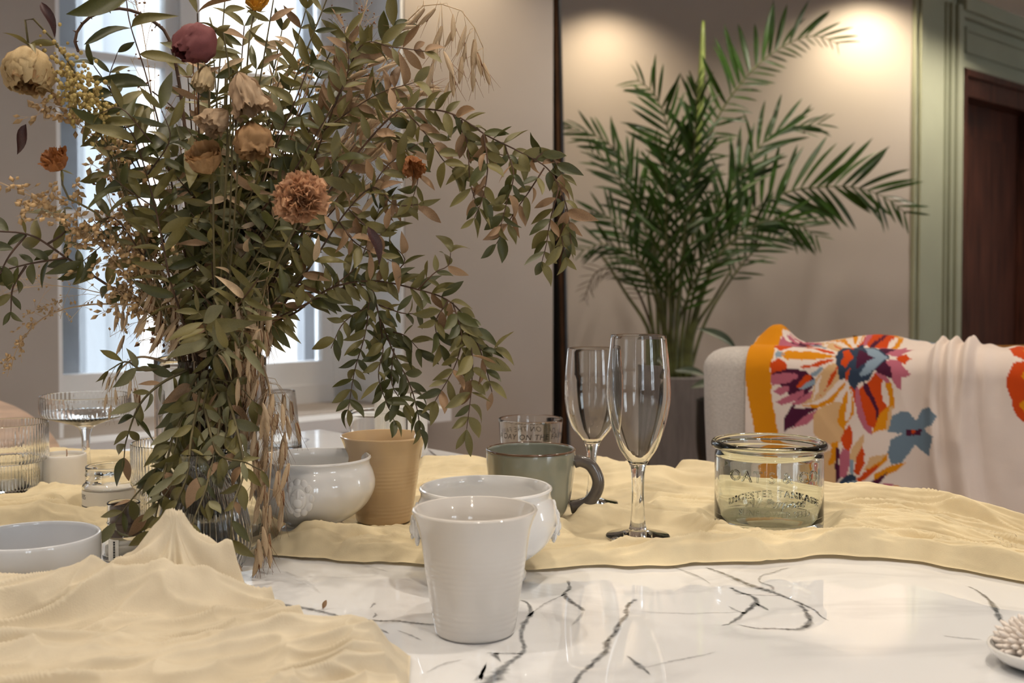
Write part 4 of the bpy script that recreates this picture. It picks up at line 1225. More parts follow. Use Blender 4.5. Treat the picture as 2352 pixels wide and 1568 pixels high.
rot = Matrix((SU, Vector((0, 0, 1)), -SN)).transposed().to_4x4()
cu.rotation_euler = (rot @ Matrix.Rotation(math.radians(14), 4, 'X')).to_euler()
tag(cu, 'rust brown cushion on the sofa peeping over the floral throw', 'cushion')

# ================================================================== wooden chair beyond the table
cc = at(-108, 900, 2.06)
CH = empty('wooden_chair', (cc.x, cc.y, 0), math.radians(28))
tag(CH, 'pale wooden chair with rounded back, at the far left of the table', 'chair')
def shell(fn, nu, nv, th, name):
    P = [[Vector(fn(i / nu, j / nv)) for j in range(nv + 1)] for i in range(nu + 1)]
    v, f = [], []
    for sgn in (0, 1):
        for i in range(nu + 1):
            for j in range(nv + 1):
                du = P[min(i + 1, nu)][j] - P[max(i - 1, 0)][j]; dv = P[i][min(j + 1, nv)] - P[i][max(j - 1, 0)]
                nn = du.cross(dv); nn = nn.normalized() if nn.length > 1e-12 else Vector((0, 1, 0))
                v.append(P[i][j] + nn * (th if sgn else 0))
    K = (nu + 1) * (nv + 1); id_ = lambda i, j: i * (nv + 1) + j
    for i in range(nu):
        for j in range(nv):
            f.append((id_(i, j), id_(i, j + 1), id_(i + 1, j + 1), id_(i + 1, j))); f.append((K + id_(i, j), K + id_(i + 1, j), K + id_(i + 1, j + 1), K + id_(i, j + 1)))
    for i in range(nu):
        for j in (0, nv):
            f.append((id_(i, j), id_(i + 1, j), K + id_(i + 1, j), K + id_(i, j)))
    for j in range(nv):
        for i in (0, nu):
            f.append((id_(i, j), K + id_(i, j), K + id_(i, j + 1), id_(i, j + 1)))
    return link(name, mesh(name, v, f, True, 50), CH, None, M['wood'])
ZT = 0.778
def backf(u, v_):
    z = 0.47 + (ZT - 0.47) * v_
    hw = 0.205 * math.sqrt(max(0.0, 1 - max(0, (v_ - 0.35) / 0.66) ** 2.4)) * (0.86 + 0.14 * min(1, v_ / 0.35))
    x = (u * 2 - 1) * hw
    return (x, 0.07 * v_ - 0.75 * x * x, z)
shell(backf, 20, 26, 0.011, 'backrest')
shell(lambda u, v_: ((u * 2 - 1) * 0.215 * (1 - 0.12 * v_), -0.02 - 0.42 * (1 - v_), 0.45 - 0.012 * math.sin(math.pi * v_)), 14, 14, 0.014, 'seat')
for sx, sy in ((-1, 0), (1, 0), (-1, -1), (1, -1)):
    q = MB().tube([(sx * 0.20, 0.02 + sy * 0.45, 0.0), (sx * 0.165, -0.05 + sy * 0.31, 0.452)], [0.011, 0.016], 10)
    link('leg', mesh('leg', q.v, q.f), CH, None, M['wood'])
for sx in (-1, 1):
    q = MB().tube([(sx * 0.155, -0.03, 0.452), (sx * 0.15, 0.012, 0.56)], [0.014, 0.011], 8)
    link('back_support', mesh('back_support', q.v, q.f), CH, None, M['wood'])

# ================================================================== palm in its planter
PD = 4.55
pc = at(1541, 862, PD)
PTOP = pc.z
pl_ = empty('palm_planter', (pc.x, pc.y, 0), math.radians(4))
tag(pl_, 'tall square grey planter standing on the floor by the wall', 'planter')
hw = 0.118
def sq(h0, z): return [(-h0, -h0, z), (h0, -h0, z), (h0, h0, z), (-h0, h0, z)]
v = sq(hw * 0.86, 0) + sq(hw, PTOP - 0.004) + sq(hw - 0.004, PTOP) + sq(hw - 0.016, PTOP) + sq(hw - 0.018, PTOP - 0.04)
f = [(3, 2, 1, 0)] + [(4 * i + k, 4 * i + (k + 1) % 4, 4 * i + 4 + (k + 1) % 4, 4 * i + 4 + k) for i in range(4) for k in range(4)]
link('planter_body', mesh('planter_body', v, f, False), pl_, None, M['concrete'])
link('soil', mesh('soil', sq(hw - 0.017, PTOP - 0.03), [(0, 1, 2, 3)], False), pl_, None, M['soil'])

M['palm'] = mat('palm_leaf', (0.016, 0.036, 0.006, 1), 0.42, 0.2, 8, spec=0.35, rand=0.6, col2=(0.040, 0.100, 0.011, 1), translucent=0.18)
M['palmdry'] = mat('palm_leaf_dry', (0.07, 0.05, 0.025, 1), 0.6, 0.2, 8, rand=0.4)
M['palmstem'] = mat('palm_stem', (0.10, 0.115, 0.035, 1), 0.45, 0.25, 20)
palm = empty('areca_palm', (pc.x, pc.y, PTOP - 0.03))
tag(palm, 'green areca palm with long feathery fronds in the grey planter', 'plant')
PL0 = Vector(palm.location)
def blade(name, m, bend, w=0.047):
    v, f = [], []
    n = 7
    for i in range(n + 1):
        t_ = i / n
        ww = w * (math.sin(math.pi * min(1, t_ * 0.94 + 0.06)) ** 0.7)
        z = -bend * t_ * t_
        v += [(-ww, t_, z + ww * 0.35), (0, t_, z), (ww, t_, z + ww * 0.35)]
    for i in range(n):
        for k in range(2):
            a = 3 * i + k
            f.append((a, a + 1, a + 4, a + 3))
    me = mesh(name, v, f); me.materials.append(m)
    return me
LB = [blade('leaflet', M['palm'], b) for b in (0.05, 0.14, 0.26)]
LD = [blade('leaflet', M['palmdry'], b, 0.03) for b in (0.1, 0.3)]
def orient(y, z):
    y = y.normalized(); z = (z - y * z.dot(y))
    z = z.normalized() if z.length > 1e-6 else y.orthogonal().normalized()
    x = y.cross(z)
    return Matrix((x, y, z)).transposed().to_4x4()
leaf_count = 0
def frond(px, dd, llen, start=0.35, n=22, dry=False, spread=(58, 24), tilt=0.0, rnd=random.Random(1), sides=(1, 1), face=None):
    """px: midrib in the photo, dd: distance at foot and tip, llen: leaflet length"""
    global leaf_count
    P = spline([tuple(at(x, y, dd[0] + (dd[1] - dd[0]) * (i / (len(px) - 1)) ** 1.5)) for i, (x, y) in enumerate(px)], 36)
    P = [Vector(p) for p in P]
    q = MB().tube([p - PL0 for p in P], list(np.linspace(0.0085, 0.0018, 36)), 7)
    fr_ = link('frond', mesh('frond', q.v, q.f), palm, None, M['palmdry'] if dry else M['palmstem'])
    rest = MB()
    for i in range(n):
        t_ = start + (1 - start) * (i + 0.5) / n
        k = t_ * 35; i0 = min(int(k), 34)
        p = P[i0].lerp(P[i0 + 1], k - i0)
        tg = (P[min(i0 + 2, 35)] - P[max(i0 - 1, 0)]).normalized()
        view = (p - EYE).normalized() if face is None else Vector(face)
        sd = tg.cross(view).normalized()
        u = (t_ - start) / (1 - start)
        env = (0.55 + 0.45 * math.sin(math.pi * min(1, u * 0.8 + 0.2))) * (1 if u < 0.85 else 0.75)
        for side in (1, -1):
            ls = sides[0] if side > 0 else sides[1]
            if ls == 0: continue
            a = math.radians(spread[0] + (spread[1] - spread[0]) * u + rnd.uniform(-11, 11))
            dep = rnd.uniform(-0.75, 0.75) + tilt
            d = tg * math.cos(a) + (sd * side * math.cos(dep) + view * math.sin(dep)) * math.sin(a)
            nz = view * -0.8 + Vector((rnd.uniform(-.6, .6), rnd.uniform(-.3, .3), rnd.uniform(0, .7)))
            L_ = llen * env * ls * rnd.uniform(0.88, 1.08)
            tip = p + d.normalized() * L_
            if tip.y > BY - 0.03:
                d.y -= (tip.y - BY + 0.04) / L_
            mtx = orient(d, nz)
            mm = rnd.choice(LD if dry else LB)
            if leaf_count < 300:
                o = link('leaflet', mm, fr_)
                o.matrix_basis = Matrix.Translation(p - PL0) @ mtx @ Matrix.Diagonal((L_ if not dry else L_, L_, L_, 1))
                leaf_count += 1
            else:
                T_ = Matrix.Translation(p - PL0) @ mtx @ Matrix.Diagonal((L_, L_, L_, 1))
                rest.add([T_ @ v_.co for v_ in mm.vertices], [tuple(pp.vertices) for pp in mm.polygons])
    if rest.v:
        o = link('leaflets', mesh('leaflets', rest.v, rest.f), fr_, None, M['palmdry'] if dry else M['palm'])
        o['kind'] = 'stuff'
S = PD / F
rp = random.Random(77)
frond([(1545, 870), (1560, 700), (1590, 480), (1640, 290), (1720, 170), (1800, 105), (1870, 82), (1928, 102)], (PD, 4.4), 142 * S, 0.40, 32, rnd=rp, sides=(1.0, 0.5), spread=(78, 38))
frond([(1535, 870), (1550, 650), (1552, 420), (1535, 300), (1505, 220), (1462, 182)], (PD, 4.3), 120 * S, 0.42, 22, rnd=rp, spread=(60, 35))
frond([(1525, 870), (1520, 700), (1490, 500), (1440, 380), (1380, 318), (1290, 288)], (PD, 4.75), 105 * S, 0.38, 22, rnd=rp, spread=(45, 20))
frond([(1530, 870), (1525, 720), (1500, 580), (1455, 460), (1400, 385), (1357, 347)], (PD, 4.6), 95 * S, 0.42, 18, rnd=rp, spread=(50, 22))
frond([(1565, 870), (1590, 690), (1650, 500), (1720, 370), (1790, 300), (1885, 285)], (PD, 4.6), 130 * S, 0.40, 22, rnd=rp, spread=(42, 16))
frond([(1570, 870), (1600, 700), (1680, 530), (1790, 448), (1880, 430), (1960, 430), (2030, 452), (2083, 492)], (PD, 4.55), 145 * S, 0.42, 24, rnd=rp, spread=(60, 30))
frond([(1575, 870), (1600, 730), (1650, 590), (1730, 520), (1790, 505), (1840, 520), (1880, 545)], (PD, 4.4), 110 * S, 0.45, 18, rnd=rp, spread=(50, 30))
frond([(1530, 870), (1520, 740), (1480, 620), (1430, 530), (1380, 490), (1325, 490)], (PD, 4.5), 95 * S, 0.42, 18, rnd=rp, spread=(55, 30))
frond([(1550, 870), (1555, 720), (1570, 560), (1590, 380), (1600, 250), (1596, 190)], (PD, 4.2), 110 * S, 0.36, 22, rnd=rp, spread=(48, 20), tilt=0.3)
frond([(1548, 870), (1540, 720), (1530, 560), (1530, 420), (1520, 350), (1500, 320)], (PD, 4.2), 105 * S, 0.30, 20, rnd=rp, spread=(50, 25), tilt=-0.3)
#frond([(1560, 870), (1580, 740), (1620, 600), (1670, 480), (1740, 400), (1790, 380)], (PD, 4.7), 95 * S, 0.40, 18, rnd=rp, spread=(50, 25))
frond([(1540, 870), (1530, 760), (1500, 650), (1450, 590), (1390, 560), (1335, 575)], (PD, 4.4), 80 * S, 0.42, 16, rnd=rp, spread=(60, 30))
frond([(1580, 870), (1620, 740), (1680, 640), (1740, 570), (1800, 545), (1850, 560)], (PD, 4.7), 80 * S, 0.5, 14, rnd=rp, spread=(50, 30))
frond([(1525, 870), (1500, 760), (1460, 660), (1420, 620), (1370, 625), (1340, 690)], (PD, 4.6), 50 * S, 0.45, 16, True, rnd=rp, spread=(60, 40))
frond([(1545, 870), (1560, 740), (1610, 610), (1640, 540), (1650, 450)], (PD, 4.5), 100 * S, 0.35, 18, rnd=rp, spread=(50, 25))
#frond([(1545, 870), (1530, 700), (1470, 560), (1420, 500), (1390, 470)], (PD, 4.35), 90 * S, 0.35, 16, rnd=rp, spread=(50, 25))
# bare canes and the closed spear leaf
for x0, x1, yt in ((1500, 1478, 600), (1512, 1505, 560), (1528, 1532, 540), (1556, 1575, 520), (1568, 1600, 560), (1585, 1640, 600), (1595, 1680, 620), (1490, 1380, 580), (1540, 1545, 500)):
    P = spline([tuple(at(x0 + (1541 - x0) * 0.25, 880, PD)), tuple(at(x0, 760, PD)), tuple(at((x0 + x1) / 2, (760 + yt) / 2, PD)), tuple(at(x1, yt, PD - 0.05))], 14)
    q = MB().tube([Vector(p) - PL0 for p in P], list(np.linspace(0.011, 0.004, 14)), 7)
    link('cane', mesh('cane', q.v, q.f), palm, None, M['palmstem'])
P = spline([tuple(at(1590, 560, 4.5)), tuple(at(1605, 300, 4.5)), tuple(at(1612, 150, 4.5)), tuple(at(1615, 48, 4.5))], 14)
q = MB().tube([Vector(p) - PL0 for p in P], [0.006, 0.006, 0.006, 0.007, 0.008, 0.009, 0.011, 0.013, 0.014, 0.014, 0.013, 0.012, 0.010, 0.006], 6, True, 0.4)
link('spear_leaf', mesh('spear_leaf', q.v, q.f), palm, None, mat('spear_green', (0.20, 0.25, 0.06, 1), 0.5))

# ---- black pot with broad leaves between planter and sofa
bp_ = at(1672, 960, 3.7)
BPT = 0.60
pot = empty('black_pot', (bp_.x, bp_.y, 0))
tag(pot, 'round black plant pot on thin legs behind the end of the sofa', 'planter')
v, f = lathe(vessel([(0.03, 0.345), (0.06, 0.35), (0.092, 0.385), (0.104, 0.44), (0.106, 0.52), (0.104, BPT)], 0.006, 0.36, 24), 48)
v = [(x, y, max(z, 0.345)) for x, y, z in v]
link('pot_body', mesh('pot_body', v, f, True, 40), pot, None, M['black'])
for k in range(3):
    a = 0.4 + k * 2.094
    q = MB().tube([(0.07 * math.cos(a), 0.07 * math.sin(a), 0.37), (0.10 * math.cos(a), 0.10 * math.sin(a), 0)], 0.006, 8)
    link('leg', mesh('leg', q.v, q.f), pot, None, M['black'])
v, f = lathe([(0, BPT - 0.03), (0.097, BPT - 0.03)], 32); link('soil', mesh('soil', v, f), pot, None, M['soil'])
rub = empty('broad_leaf_plant', (bp_.x, bp_.y, BPT - 0.03))
tag(rub, 'dark green plant with a few broad leaves rising behind the sofa', 'plant')
RB0 = Vector(rub.location)
M['broad'] = mat('broad_leaf', (0.022, 0.045, 0.018, 1), 0.4, 0.25, 14, rand=0.3)
def broad(name, m, bend, w):
    v, f = [], []
    n, k_ = 12, 4
    for i in range(n + 1):
        t_ = i / n
        ww = w * math.sin(math.pi * t_ ** 0.85) ** 0.8 if 0 < t_ < 1 else 0.004
        for j in range(-k_, k_ + 1):
            x = j / k_
            v.append((ww * x, t_ * (1 - 0.15 * bend * t_), -bend * t_ ** 2 * 0.6 + 0.3 * ww * abs(x)))
    for i in range(n):
        for j in range(2 * k_):
            a = i * (2 * k_ + 1) + j
            f.append((a, a + 1, a + 2 * k_ + 2, a + 2 * k_ + 1))
    me = mesh(name, v, f); me.materials.append(m)
    return me
BL = broad('leaf', M['broad'], 0.5, 0.17)
for (x0, y0, x1, y1, d) in ((1690, 800, 1628, 742, 3.6), (1620, 862, 1565, 838, 3.75), (1680, 880, 1600, 870, 3.7), (1690, 870, 1740, 800, 3.85), (1680, 880, 1660, 830, 3.9)):
    p0, p1 = at(x0, y0, d), at(x1, y1, d - 0.03)
    q = MB().tube([Vector((0, 0, 0)), ((p0 - RB0) * 0.6 + Vector((0, 0, 0.03))), p0 - RB0], [0.005, 0.004, 0.003], 6)
    st = link('stalk', mesh('stalk', q.v, q.f), rub, None, M['palmstem'])
    o = link('leaf', BL, rub)
    L_ = (p1 - p0).length * 1.15
    o.matrix_basis = Matrix.Translation(p0 - RB0) @ orient(p1 - p0, Vector((0.25, -0.6, 0.8))) @ Matrix.Diagonal((L_, L_, L_, 1))

# ================================================================== the dried bouquet
def leafmesh(name, m, w, bend, fold, twist, sharp=0.9):
    v, f = [], []
    n = 7
    for i in range(n + 1):
        t_ = i / n
        ww = w * (math.sin(math.pi * t_ ** sharp) ** 0.85 if 0 < t_ < 1 else 0.02)
        z = -bend * t_ * t_
        tw = twist * t_
        for x in (-1, -0.45, 0.45, 1):
            px_, pz_ = ww * x, fold * ww * abs(x)
            v.append((px_ * math.cos(tw) - pz_ * math.sin(tw), t_ * (1 - 0.12 * abs(bend)), z + px_ * math.sin(tw) + pz_ * math.cos(tw)))
    for i in range(n):
        for k in range(3):
            a = 4 * i + k
            f.append((a, a + 1, a + 5, a + 4))
    me = mesh(name, v, f); me.materials.append(m)
    return me
LM = {}
LM['olive'] = mat('leaf_olive', (0.125, 0.108, 0.028, 1), 0.45, 0.2, 40, rand=0.7, col2=(0.22, 0.185, 0.062, 1), translucent=0.15, bump=0.15, bscale=300)
LM['dark'] = mat('leaf_dark_green', (0.045, 0.050, 0.014, 1), 0.4, 0.2, 40, rand=0.7, col2=(0.10, 0.10, 0.026, 1), translucent=0.12, bump=0.15, bscale=300)
LM['grey'] = mat('leaf_grey_green', (0.15, 0.148, 0.070, 1), 0.5, 0.2, 40, rand=0.7, col2=(0.27, 0.25, 0.13, 1), translucent=0.15, bump=0.15, bscale=300)
LM['brown'] = mat('leaf_brown', (0.16, 0.085, 0.035, 1), 0.55, 0.2, 40, rand=0.7, col2=(0.42, 0.265, 0.145, 1), translucent=0.15, bump=0.15, bscale=300)
LM['straw'] = mat('straw', (0.50, 0.35, 0.20, 1), 0.6, 0.15, 30, rand=0.6, col2=(0.68, 0.52, 0.34, 1), translucent=0.2)
LM['stem'] = mat('stem_brown', (0.085, 0.042, 0.022, 1), 0.65, 0.3, 60, rand=0.3)
LM['stemgreen'] = mat('stem_olive', (0.12, 0.095, 0.035, 1), 0.6, 0.3, 60, rand=0.3)
LM['seed'] = mat('seed_tan', (0.52, 0.34, 0.16, 1), 0.6, 0.25, 90)
LM['husk'] = mat('oat_husk_brown', (0.22, 0.085, 0.025, 1), 0.55, 0.25, 90)
VARS = {}
for k in ('olive', 'dark', 'grey', 'brown', 'straw'):
    VARS[k] = [leafmesh('leaf', LM[k], w, b, fo_, tw, sh) for w, b, fo_, tw, sh in
               ((0.18, 0.18, 0.35, 0.0, 0.9), (0.19, 0.45, 0.7, 0.4, 0.85), (0.15, 0.05, 0.3, -0.6, 1.0), (0.18, -0.25, 0.8, 0.9, 0.9), (0.17, 0.7, 0.5, -0.4, 0.85))]
WILL = {}
for k in ('olive', 'dark', 'grey', 'brown', 'straw'):
    WILL[k] = [leafmesh('leaf', LM[k], w, b, fo_, tw, sh) for w, b, fo_, tw, sh in
               ((0.13, 0.25, 0.5, 0.4, 0.85), (0.115, 0.5, 0.8, -0.6, 0.8), (0.14, 0.1, 0.7, 1.1, 0.9), (0.12, -0.3, 0.4, 0.7, 0.9))]
R_ = random.Random(2024)
def P3(x, y, d): return at(x, y, d)

def stem_mesh(paths, r0, r1, org, seg=5):
    q = MB()
    for i, P in enumerate(paths):
        n = len(P)
        a, b = (r0, r1) if i == 0 else (r1 * 1.5, r1 * 0.7)
        q.tube([p - org for p in P], list(np.linspace(a, b, n)), seg)
    return mesh('stem', q.v, q.f)

def sprig(name, label, group, paths, leaf=62, mix=(('olive', 5), ('dark', 3), ('brown', 1)), gap=20, start=(0.35, 0.1), willow=False, r=(1.6, 0.5), cat='foliage', stem='stem', droop=0.15, face=0.8, pair=True, rnd=R_, size_var=0.35):
    """leafy stem; paths: photo polylines (x, y, distance), the first is the main stem"""
    pts = []
    for p in paths:
        n = max(6, int(sum(math.dist(p[i][:2], p[i + 1][:2]) for i in range(len(p) - 1)) / 12))
        pts.append([Vector(q) for q in spline([tuple(at(*a)) for a in p], n)])
    org = pts[0][0]
    root = empty(name, org)
    tag(root, label, cat, group)
    link('stem', stem_mesh(pts, r[0] * 0.001, r[1] * 0.001, org), root, None, LM[stem])
    names = [k for k, w in mix for _ in range(w)]
    lib = WILL if willow else VARS
    for pi, P in enumerate(pts):
        tot = sum((P[i + 1] - P[i]).length for i in range(len(P) - 1))
        sc = P[len(P) // 2].y / F
        n = max(2, int(tot / (gap * sc)))
        st = start[0] if pi == 0 else start[1]
        for k in range(n + 1):
            t_ = k / n
            if t_ < st: continue
            x = t_ * (len(P) - 1); i0 = min(int(x), len(P) - 2)
            p = P[i0].lerp(P[i0 + 1], x - i0)
            tg = (P[min(i0 + 1, len(P) - 1)] - P[max(i0 - 1, 0)])
            tg = (P[i0 + 1] - P[i0]).normalized() if tg.length < 1e-9 else tg.normalized()
            view = (p - EYE).normalized()
            sd = tg.cross(view).normalized()
            for side in ((1, -1) if pair else (1 if k % 2 else -1,)):
                if rnd.random() < 0.08: continue
                last = t_ > 0.97
                d = tg * rnd.uniform(0.35, 0.9) + sd * side * (rnd.uniform(0.5, 1.0) if not last else 0.3) + view * rnd.uniform(-0.5, 0.5) + Vector((0, 0, -droop + rnd.uniform(-0.15, 0.15)))
                nz = -view * face + Vector((rnd.uniform(-.7, .7), rnd.uniform(-.5, .5), rnd.uniform(-.1, .8)))
                L_ = leaf * sc * rnd.uniform(1 - size_var, 1 + size_var * 0.6)
                o = link('leaf', rnd.choice(lib[rnd.choice(names)]), root)
                o.matrix_basis = Matrix.Translation(p - org) @ orient(d, nz) @ Matrix.Diagonal((L_ * rnd.uniform(0.85, 1.15), L_, L_, 1))
    return root

VD = VASE_D
MARKS = (('the pink tulip', 455, 95), ('the small cream bud', 467, 175), ('the ragged cream tulip', 562, 212), ('the amber tulip', 580, 318), ('the tan dried rose', 475, 372), ('the peach carnation', 690, 447), ('the rusty bloom on the arch', 945, 375), ('the vase mouth', 487, 830), ('the yellow rose', 66, 148), ('the thorny arch', 240, 60))
USED = {}
def ends_by(kind, x, y):
    """label from where a stem's tip shows among the blooms"""
    nm, mx_, my_ = min(MARKS, key=lambda m: math.hypot(m[1] - x, m[2] - y))
    dx, dy = x - mx_, y - my_
    r = math.hypot(dx, dy)
    side = ('right of' if dx > 0 else 'left of') if abs(dx) > 2.2 * abs(dy) else ('below' if dy > 0 else 'above') if abs(dy) > 2.2 * abs(dx) else ('below' if dy > 0 else 'above') + (' and right of' if dx > 0 else ' and left of')
    return '%s ending %s %s %s' % (kind, 'right' if r < 35 else 'close' if r < 65 else 'a little' if r < 100 else 'some way' if r < 140 else 'well' if r < 190 else 'far', side, nm)
foot = lambda x, y=1120: (x, y, VD)
GM = (('olive', 6), ('dark', 3), ('brown', 1))
# --- big arching branch to the right
sprig('foliage_branch', 'long olive branch arching from the bouquet far to the right, past the mirror edge', 'leafy branches of the bouquet',
      [[foot(520), (560, 800, VD), (680, 560, 1.0), (800, 380, .98), (905, 262, .96), (960, 250, .96), (1040, 262, .95), (1120, 312, .95), (1200, 352, .95), (1262, 392, .95), (1300, 470, .95), (1312, 560, .95)],
       [(1060, 275, .95), (1075, 340, .95), (1080, 420, .95), (1100, 480, .95)], [(1110, 305, .95), (1120, 380, .94), (1110, 450, .94), (1090, 500, .94)], [(1160, 335, .95), (1180, 400, .94), (1165, 460, .94), (1150, 520, .94)],
       [(1040, 262, .95), (1090, 345, .96), (1150, 355, .96), (1200, 370, .96)], [(1225, 372, .95), (1250, 350, .95), (1275, 372, .95), (1290, 400, .95)], [(1250, 385, .95), (1215, 440, .95), (1180, 490, .95), (1140, 560, .95)],
       [(1285, 430, .95), (1265, 500, .95), (1255, 560, .95), (1245, 600, .95)], [(1300, 480, .95), (1290, 540, .95), (1300, 590, .95)], [(930, 252, .96), (980, 310, .96), (1020, 370, .96), (1060, 400, .96)], [(870, 300, .97), (930, 340, .96), (960, 400, .96), (950, 450, .96)]],
      58, GM + (('brown', 2),), 24, (0.52, 0.12))
# --- lower right branch
sprig('foliage_branch', 'olive branch reaching right below the arch and hanging beside the window', 'leafy branches of the bouquet',
      [[foot(540), (590, 800, VD), (690, 710, 1.0), (765, 660, .98), (860, 645, .97), (960, 665, .96), (1030, 690, .95), (1075, 740, .95), (1100, 800, .95), (1135, 800, .95)],
       [(1040, 695, .95), (1060, 770, .94), (1045, 840, .94), (1000, 920, .94)], [(1070, 735, .95), (1085, 820, .94), (1082, 900, .94), (1072, 985, .94)], [(1090, 770, .95), (1115, 840, .95), (1130, 900, .95)],
       [(960, 665, .96), (1000, 625, .95), (1030, 610, .95), (1035, 580, .95)], [(880, 648, .97), (930, 600, .97), (900, 560, .97)], [(760, 662, .98), (820, 610, .97), (850, 540, .97), (870, 480, .97)], [(1030, 690, .95), (1000, 740, .95), (1010, 790, .95)]],
      62, GM, 26, (0.55, 0.1))
sprig('foliage_branch', 'green branch hanging straight down behind the tan beaker', 'leafy branches of the bouquet',
      [[foot(530), (600, 790, VD), (720, 690, 1.02), (840, 655, 1.0), (870, 720, 1.0), (900, 800, .99), (940, 880, .99), (958, 940, .99), (965, 985, .99)],
       [(850, 665, 1.0), (840, 760, .99), (815, 850, .99), (800, 940, .99)], [(870, 720, 1.0), (880, 800, .99), (870, 870, .98), (905, 965, .98)], [(890, 760, 1.0), (930, 770, .99), (960, 800, .99)], [(905, 800, .99), (900, 880, .98), (930, 930, .98)], [(850, 700, 1.0), (790, 740, .99), (760, 800, .99)], [(870, 700, 1.0), (930, 720, .99), (980, 715, .99)]],
      52, (('dark', 5), ('olive', 3)), 22, (0.5, 0.1))
# --- top right brown sprigs
sprig('foliage_branch', 'brown sprig of upright folded leaves at the top right of the bouquet', 'leafy branches of the bouquet',
      [[foot(510), (600, 760, 1.04), (700, 430, 1.02), (770, 240, 1.0), (830, 105, .99), (900, 108, .98), (975, 118, .98)], [(760, 250, 1.0), (800, 160, .99), (790, 60, .99)], [(740, 300, 1.0), (860, 220, .99), (950, 190, .98)]],
      64, (('brown', 3), ('olive', 3)), 24, (0.5, 0.15), droop=-0.1)
sprig('foliage_branch', 'olive sprig with small leaves right of the carnation', 'leafy branches of the bouquet',
      [[foot(515), (600, 800, 1.0), (720, 600, .98), (800, 480, .97), (860, 430, .96), (905, 470, .96), (960, 470, .96)], [(800, 480, .97), (870, 540, .96), (900, 500, .96)], [(780, 510, .97), (820, 560, .96), (900, 600, .96)], [(850, 440, .96), (890, 380, .96), (960, 330, .96)]],
      58, (('olive', 4), ('brown', 3)), 24, (0.5, 0.15))
# --- trailing stems over the front of the vases
TR = [[(455, 860, .99), (415, 930, .97), (395, 1010, .95), (375, 1100, .93), (355, 1200, .92), (345, 1250, .92)], [(480, 850, .99), (505, 950, .96), (490, 1050, .93), (470, 1130, .91), (440, 1220, .89), (470, 1290, .89)],
      [(520, 900, .97), (545, 990, .94), (560, 1080, .92), (535, 1160, .90), (530, 1240, .89), (522, 1330, .89)], [(430, 850, .99), (370, 880, .98), (320, 930, .97), (290, 1010, .97), (285, 1050, .97)], [(440, 900, .97), (400, 1000, .95), (350, 1090, .94), (300, 1150, .94), (265, 1200, .94)],
      [(460, 900, .97), (440, 1000, .94), (430, 1090, .92), (400, 1170, .91), (385, 1240, .91)], [(390, 840, .99), (330, 850, .98), (290, 830, .98), (250, 850, .98)], [(470, 940, .96), (500, 1040, .93), (560, 1060, .92), (600, 1080, .92)]]
TL = ['trailing olive stem falling left of the pear vase', 'trailing olive stem falling across the front of the pear vase', 'trailing olive stem falling lowest, right over the pear vase belly', 'short trailing stem drooping towards the ribbed coupe',
      'trailing stem bending over the little stained bottle', 'trailing stem in the thick of the leaves over the tall vase', 'sprig sticking out left at the vase rim', 'sprig pointing right across the tall vase foot']
for k_, (pth, lb) in enumerate(zip(TR, TL)):
    sprig('trailing_foliage', lb, 'stems trailing over the vases', [pth], 64 if k_ not in (1, 2, 7) else 58, (('olive', 5), ('grey', 3), ('dark', 2), ('brown', 1)), (31 if k_ not in (1, 2, 7) else 44), (0.0, 0), stem='stemgreen', droop=0.3)
sprig('trailing_foliage', 'olive tuft of leaves bunched at the mouth of the tall vase', 'stems trailing over the vases', [[(480, 870, .985), (470, 920, .965), (450, 1000, .95)], [(480, 870, .985), (540, 880, .965), (580, 920, .955)], [(470, 880, .98), (420, 960, .955), (400, 1040, .94)], [(500, 900, .97), (520, 980, .95), (500, 1060, .93)], [(470, 1000, .95), (450, 1080, .92), (480, 1150, .91)], [(420, 1040, .94), (390, 1120, .92), (340, 1180, .92)]],
      68, (('olive', 4), ('grey', 4), ('brown', 1)), 54, (0.0, 0.0), stem='stemgreen', droop=0.35)
# --- left side
sprig('foliage_branch', 'dark branch reaching out to the left edge with round leaves', 'leafy branches of the bouquet',
      [[foot(450), (420, 820, 1.04), (335, 710, 1.02), (240, 650, 1.0), (150, 590, .99), (70, 540, .98), (-20, 530, .97)], [(150, 592, .99), (70, 605, .98), (10, 620, .98)], [(60, 610, .98), (30, 660, .98), (25, 715, .98)], [(110, 560, .98), (150, 530, .98), (135, 500, .98)], [(60, 540, .98), (20, 590, .97), (-10, 650, .97)]],
      60, (('dark', 6), ('olive', 2)), 34, (0.62, 0.1), r=(2.2, 0.8))
sprig('foliage_branch', 'green sprig of broad leaves in front of the left window pane', 'leafy branches of the bouquet',
      [[foot(455), (420, 810, 1.03), (370, 660, 1.0), (310, 560, .98), (260, 500, .97), (215, 520, .97)], [(330, 590, .98), (350, 520, .97), (390, 470, .97)], [(290, 530, .98), (240, 560, .97), (190, 600, .97)]], 78, (('olive', 4), ('dark', 4)), 40, (0.45, 0.1), willow=True)
sprig('foliage_branch', 'dark leafy sprig high on the left below the thorny arch', 'leafy branches of the bouquet',
      [[foot(460), (430, 780, 1.04), (360, 500, 1.02), (300, 330, 1.0), (260, 220, .99), (215, 150, .98)], [(300, 330, 1.0), (240, 300, .99), (200, 250, .98)], [(280, 260, .99), (250, 190, .98), (270, 120, .98)], [(330, 420, 1.0), (290, 360, .99), (240, 400, .98)]], 66, (('dark', 6), ('olive', 2)), 38, (0.55, 0.15))
sprig('foliage_branch', 'big dark green blades crossing in front of the top left pane', 'leafy branches of the bouquet',
      [[foot(470), (440, 700, 1.02), (390, 400, .99), (340, 190, .97), (300, 60, .96), (290, 0, .96)], [(350, 210, .97), (400, 250, .96), (440, 310, .95)]], 150, (('dark', 4), ('olive', 2)), 62, (0.55, 0.2), willow=True, droop=0.5)
